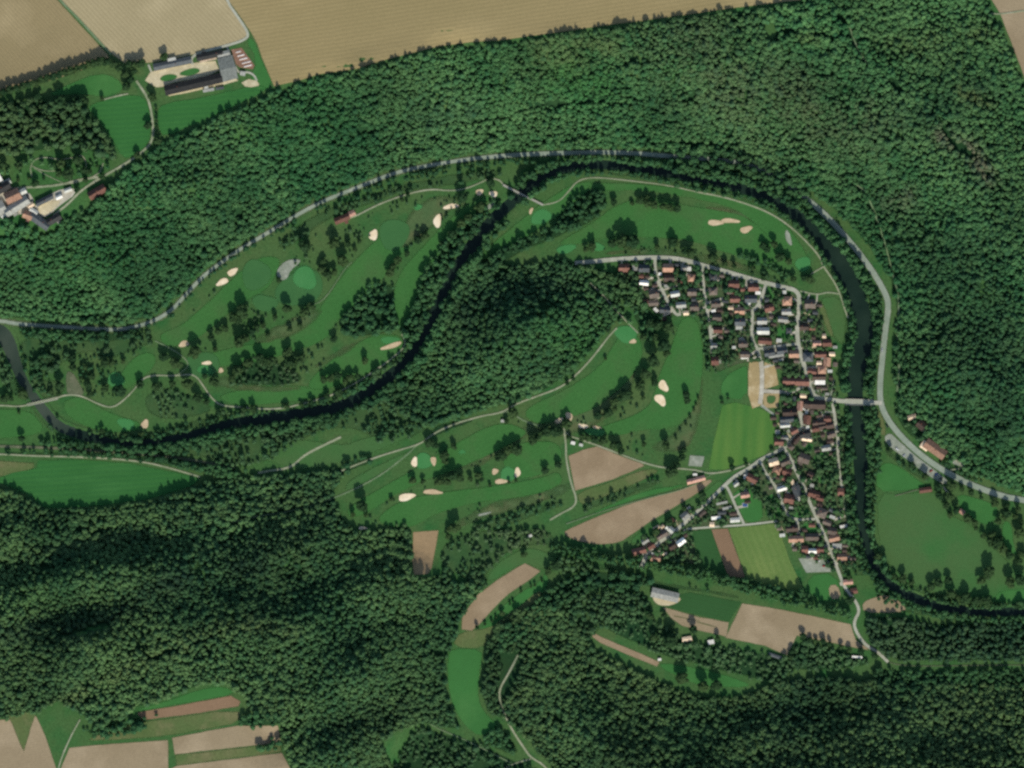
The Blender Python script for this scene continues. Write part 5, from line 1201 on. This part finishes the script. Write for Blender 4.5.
# lone trees, each a thing of its own: place phrase, axis of the count, (x, y, radius)
PW = ['west','north']
LT = [
 ('in the row along the brown stubble field','x',[(0,95,4.5),(6,93,4),(12,91,4.5),(19,89,4),(25,87,4.6),(31,85,4.2),(37,84,4.5),(43,81,4.4),(49,79,4),(55,77.5,4.6),(61,75.5,4.2),(67,73.5,4.4),(73,72,4.6),(79,70,4),(85,67.5,4.3),(91,65.5,4.6),(97,64,4.8),(103,62,5.6),(109,63,4.6),(115,65,4.6),(121,69,4.2),(127,75,4.5)]),
 ('beside the farm lane and hilltop farm','x',[(131,65,4.5),(137,66,4.2),(143,64,5),(136,72,3.5),(132,81,4.5),(128,88,4.5),(166,58,4.6),(154,98,4.6),(150,126,4.4),(159,141,4.5),(139,156,4),(157.8,110,1.8),(158,116,1.8),(158.2,122,1.9),(158.4,128,1.8),(159,134,1.9)]),
 ('around the meadow above the park wood','x',[(62,101,6),(77,99,4),(87,101,5),(104,100,2.5),(40,97,4)]),
 ('on the park lawns of the manor','x',[(21,166,5),(62.5,164,5),(80,160,6),(70.6,174,7),(61,174,4),(104,177,3.5),(79,190,3.5),(37.5,184,4),(46,179,2),(31,179,2),(20.6,181,2),(87.5,181,3),(92,172.5,3),(99,167,2),(87,171,4),(6,165,4)]),
 ('on the western golf bank','x',[(5,398,5),(11,398,3),(23,393,7),(22,438,4),(19,412,2),(44.5,359,3.5),(50,359.5,2.5),(72.6,358,4),(73,367,4),(85,366.6,2.5),(92,376,4),(60,385,5),(51,391,3),(59,394,3),(88,384,4.5),(90,394,3.5),(81,378,2.5),(41,381,3)]),
 ('near the winding cart path','x',[(105,388,4.5),(119.5,390,7),(140,384,4.5),(156,386,4.5),(105,362.6,5),(112,362,4),(123,361,3),(102,430.6,3),(125,434,2.5),(141,434,3),(164,357,5),(176.5,362.5,6.5),(172.5,383.5,4),(188,383,6.5),(205,376,3),(214,381,5.5),(197.5,397.5,5),(207,402,3.5),(219,412,4)]),
 ('between the two western fairways','x',[(195,351.5,7),(215,349,3),(211.5,337,4),(218.5,331,4),(225.5,328,4),(233.5,317,5),(243,311,7),(239,318.5,5),(239,341,6),(245.5,338,5),(252,331,4.5),(257,327,4),(263,325,3),(268,335,2.5),(275,317,3),(287,308,5.5),(290,329,3),(300,325,3),(304.5,312,5),(311.5,306,5),(279,280,3)]),
 ('around the scrub island of the fairway','x',[(288,351.5,5),(288,362.5,5),(300.5,358,5.5),(294,364,4),(260,358,5.5),(272.5,360,5),(266,361,4.5),(247.5,362.5,5),(238,370,6),(232.5,378,4)]),
 ('on the path above the dark river','x',[(244,409,3.5),(253,409,4),(286.5,406,3.5),(301.5,404.5,2.5),(311,402,3),(334,339,4),(365,360,4.5),(324,379,4.2),(331,378,4.5),(337,375,4.6),(345,381,3.6),(350,377,4),(357,376,3.2),(339,392,5),(327,396,3.6)]),
 ('in the copse below the clubhouse','x',[(305,246,7),(334,243,6),(343,260,6),(322,269,5),(328,274,5),(334.5,272,4),(348.5,244,3.5),(359.5,241,3),(355,249,2.5),(323,261,3.5)]),
 ('along the fairway of the long bunkers','x',[(398,260,5),(390,272,5),(393,266,4),(462,197,6),(481,206.5,6),(490.6,182,5),(425,235.5,4.5),(418,239.5,4),(407,253.5,3),(402,199.5,2.5),(408,195,2.5),(468,217,4.5),(461,223,5),(452,234,5),(444,244,5)]),
 ('on the fairway of the river loop','x',[(614,202,4),(632,203,2.5),(640,200,4.5),(647,197,3),(647.5,203,4.5),(654,204,5),(663,206,4.5),(669.5,207,5),(677,208,4.5),(586,249,3.5),(592,246.5,4.5),(612,242.5,5),(622.5,240,7),(632,240,7.5),(627,246,5),(657,247,3),(672.5,242,5),(676,244,3.5),(685,251,4),(691,252.5,5.5),(713,257,5)]),
 ('near the tee east of the loop','x',[(725,264,3.5),(734,265.6,3),(753,268,3),(763.5,277.5,3),(763,245,4),(767,249,4),(774,244,4),(780,257,5),(788.5,260.6,4),(793.5,279,3.5),(805,277.5,4),(810,279,5),(779,291,3)]),
 ('on the golf slope below the wooded hill','y',[(608,329,3.5),(605.6,358.6,2),(573,378,2.5),(567,383,2.5),(649,323,5),(657,325,5),(669,326.5,6),(643,337,3.5),(655.6,337,4),(664,344.5,7),(666.5,353,4),(653,360,7),(645.5,373.5,6),(640,385,6),(655,382,4),(643,397.6,2.5),(626,394,6.5),(620,398,4),(614,401,4.5),(608,412,6),(598,415,4.5),(615,408.6,3),(686,394.5,4),(687,400,4)]),
 ('in the bushy line on the eastern rough','y',[(698,398,1.6),(696,404,1.5),(694,410,1.6),(690,417,1.8),(686,424,1.7),(722,402,2.2),(728,398,1.8)]),
 ('around the bunkers of the southern green','x',[(412.7,480,4),(423,481,3),(438.5,481.5,4.5),(446,481,5),(452.5,475,6),(459.5,477,5),(470.5,478.5,3),(478,475,4),(481.5,479,3),(444,455,5),(445,461,3.5),(454,446,3.5),(429,442.5,5),(435,445,4),(391.5,499,2.5),(362,505,7),(353,514,3),(366,515,2.5),(455,527,6),(449,529,3.5),(448,536,3),(490,485,2)]),
 ('west of the triangular ploughed field','x',[(513,412,6),(506.5,421,3),(533,439,5.5),(537,437,4),(516,449,6.5),(508,450,5),(501,456,6),(547,431,6),(555,430.5,6),(560.5,431,4.5),(543,432,4),(567,424,5.5),(558,464,4),(545,470,4),(516,480,2),(509,482,2),(569,437,3),(498,456,3)]),
 ('between the bunkers and cemetery','x',[(582,437,4),(588,437,4),(595,439,4.5),(603,440.6,5),(613,445,4.5),(618,444.5,4),(621,451,3.5),(666,445,5),(644,444,3),(676,438,2),(684,450,3),(671,471,6.5),(677,465,4),(682,457,4)]),
 ('by the road from cemetery to crossing','x',[(702,494.5,4.5),(684,508,3),(732,467,3.5),(746,464,2.5),(669,522,4.5),(656,531,4.5)]),
 ('beside the eastern main road','x',[(889,450,4),(912,465,4),(925,476,4),(939,485.6,5),(951.5,485,6),(961.6,488.5,3),(971,492,3.5),(981,497,2.5),(995,502,5),(1006,506,3.5),(1018,509,4)]),
 ('in the meadow below the main road','x',[(939,495,5),(949,496,5),(946,505,4),(956,510,4.5),(950,514.5,3.5),(967,517.6,5),(974,522,4),(976,528,2.5),(983,535,3.5),(992,534,4.5),(990.6,541,5),(997,543.5,6),(1003,548,5),(1009,554,5),(1000,538,3),(998,521,4),(1007,513,5),(1004,517,3),(1015,516,3),(1021,521.6,3),(1019.5,531.7,6),(1022,553.6,4),(1019,561,4)]),
 ('between the meadow and the southern river','x',[(988,571.5,6.5),(981,580,4.5),(1010,581.7,6),(1020,578.6,6),(948,580,4),(938,582.5,5),(931,586,5),(903,578,4.5),(911.6,581.7,3.5),(878,556,4),(894.5,576,3),(951,593,5),(958,597.5,3),(966,597.5,6),(975,600,4.5),(980,600.6,4.5),(986.6,600.6,5),(1005,603,2),(1016,606,2.5)]),
 ('along the lower edge of the tan field','x',[(803,635.6,3.5),(810,639,2.5),(816,640,2.5),(823,641,3.5),(830,643.4,3),(841,646.6,3),(849,650,3),(860.6,651,4),(874.7,655,4),(792,651,3),(791,657,3),(849,577,3),(850,600,5)]),
 ('around the orchard and its clearing','x',[(693,629,4.5),(670.6,640,7),(672,627,3),(654,637,4),(664,615,3),(650,615,5),(717.5,638,3),(681.6,677,7),(703,685,6),(716,684,6)]),
 ('beside the curved brown field','y',[(524,554,3.5),(555.6,565,6),(548,571,4),(542,581,1.6),(535,585,1.7),(531,586.5,1.6),(521,591,1.7),(513,601,1.7),(510,603.5,1.6),(502,613,3),(496,617,1.8),(491.6,620.6,1.7),(485,624,1.8),(477,627,2.6)]),
]
CR = []
for k in range(8):
    v, f = crown_vf(500 + k, n=22, leaves=260)
    me = bpy.data.meshes.new('crown'); me.from_pydata(v.tolist(), [], f.tolist()); me.materials.append(M['leaf']); me.update()
    tv, tf = trunk_vf(500 + k, 1.15)
    mt = bpy.data.meshes.new('trunk'); mt.from_pydata(tv, [], tf); mt.materials.append(M['bark']); mt.update()
    CR.append((me, mt))
rt = random.Random(3)
ntree = 0
for phrase, ax, lst in LT:
    lst = sorted(lst, key=lambda q: (q[0], q[1]) if ax == 'x' else (q[1], q[0]))
    def size(r): return 'small' if r < 3.2 else ('medium' if r < 5 else 'large')
    cnt = {}
    for q in lst: cnt[size(q[2])] = cnt.get(size(q[2]), 0) + 1
    seen = {}
    for (x, y, r) in lst:
        s = size(r); i = seen.get(s, 0); seen[s] = i + 1
        first, last = ('westernmost', 'easternmost') if ax == 'x' else ('northernmost', 'southernmost')
        w = 'shrub' if r < 2.2 else 'tree'
        if cnt[s] == 1: lab = f'only {s} {w} {phrase}'
        elif i == 0: lab = f'{first} {s} {w} {phrase}'
        elif i == cnt[s] - 1: lab = f'{last} {s} {w} {phrase}'
        else: lab = f'{s} {w}, {ORD[i]} from the {"west" if ax == "x" else "north"} {phrase}'
        rm = r * PX * .93
        o = empty('tree' if r >= 2.2 else 'shrub', (mx(x), my(y + r * .12), zat(x, y)), lab, w, 'trees ' + phrase, rt.uniform(0, 6.28))
        me, mt = CR[rt.randrange(8)]
        hz = rt.uniform(.9, 1.2) * (1.0 if r > 3 else 1.1)
        for nm, dta in (('crown', me), ('trunk', mt)):
            c = bpy.data.objects.new(nm, dta); C.objects.link(c); c.parent = o; c.scale = (rm, rm * rt.uniform(.9, 1.1), rm * hz)
        ntree += 1
print('lone trees', ntree, 'buildings', len(BLD_EX))

# forest floor and scrub ground under the woods
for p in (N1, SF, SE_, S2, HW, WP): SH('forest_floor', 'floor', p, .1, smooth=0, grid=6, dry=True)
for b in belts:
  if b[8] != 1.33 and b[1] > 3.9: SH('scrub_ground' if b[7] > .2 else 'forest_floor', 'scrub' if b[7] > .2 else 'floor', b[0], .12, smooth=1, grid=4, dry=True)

# ------------------------------------------------------------------ light, sky, camera
SUN_EL, SUN_AZ = 40.0, 170.0
az = R(SUN_AZ); el = R(SUN_EL)
d = Vector((math.sin(az) * math.cos(el), math.cos(az) * math.cos(el), math.sin(el)))
sl = bpy.data.lights.new('sun', 'SUN'); sl.energy = 3.9; sl.angle = R(.5); sl.color = (1, .955, .88)
so = bpy.data.objects.new('sun', sl); C.objects.link(so); so.rotation_euler = (-d).to_track_quat('-Z', 'Y').to_euler(); so.location = d * 3000
w = bpy.data.worlds.new('World'); scene.world = w; w.use_nodes = True
nt = w.node_tree; bg = nt.nodes['Background']
sk = nt.nodes.new('ShaderNodeTexSky'); sk.sky_type = 'NISHITA'; sk.sun_disc = False; sk.sun_elevation = el; sk.sun_rotation = az
nt.links.new(sk.outputs[0], bg.inputs[0]); bg.inputs[1].default_value = .145
cd = bpy.data.cameras.new('camera'); co = bpy.data.objects.new('camera', cd); C.objects.link(co)
co.location = (0, 0, CAM_H); cd.sensor_width = 36; cd.lens = 36 * CAM_H / (1024 * PX); cd.clip_start = 100; cd.clip_end = 60000
scene.camera = co
vs = scene.view_settings; vs.view_transform = 'Standard'; vs.look = 'None'; vs.exposure = 0.1; vs.gamma = 1; vs.use_curve_mapping = False
scene.cycles.filter_width = 2.6
scene.cycles.max_bounces = 5; scene.cycles.diffuse_bounces = 2; scene.cycles.transparent_max_bounces = 8
scene.cycles.use_denoising = False
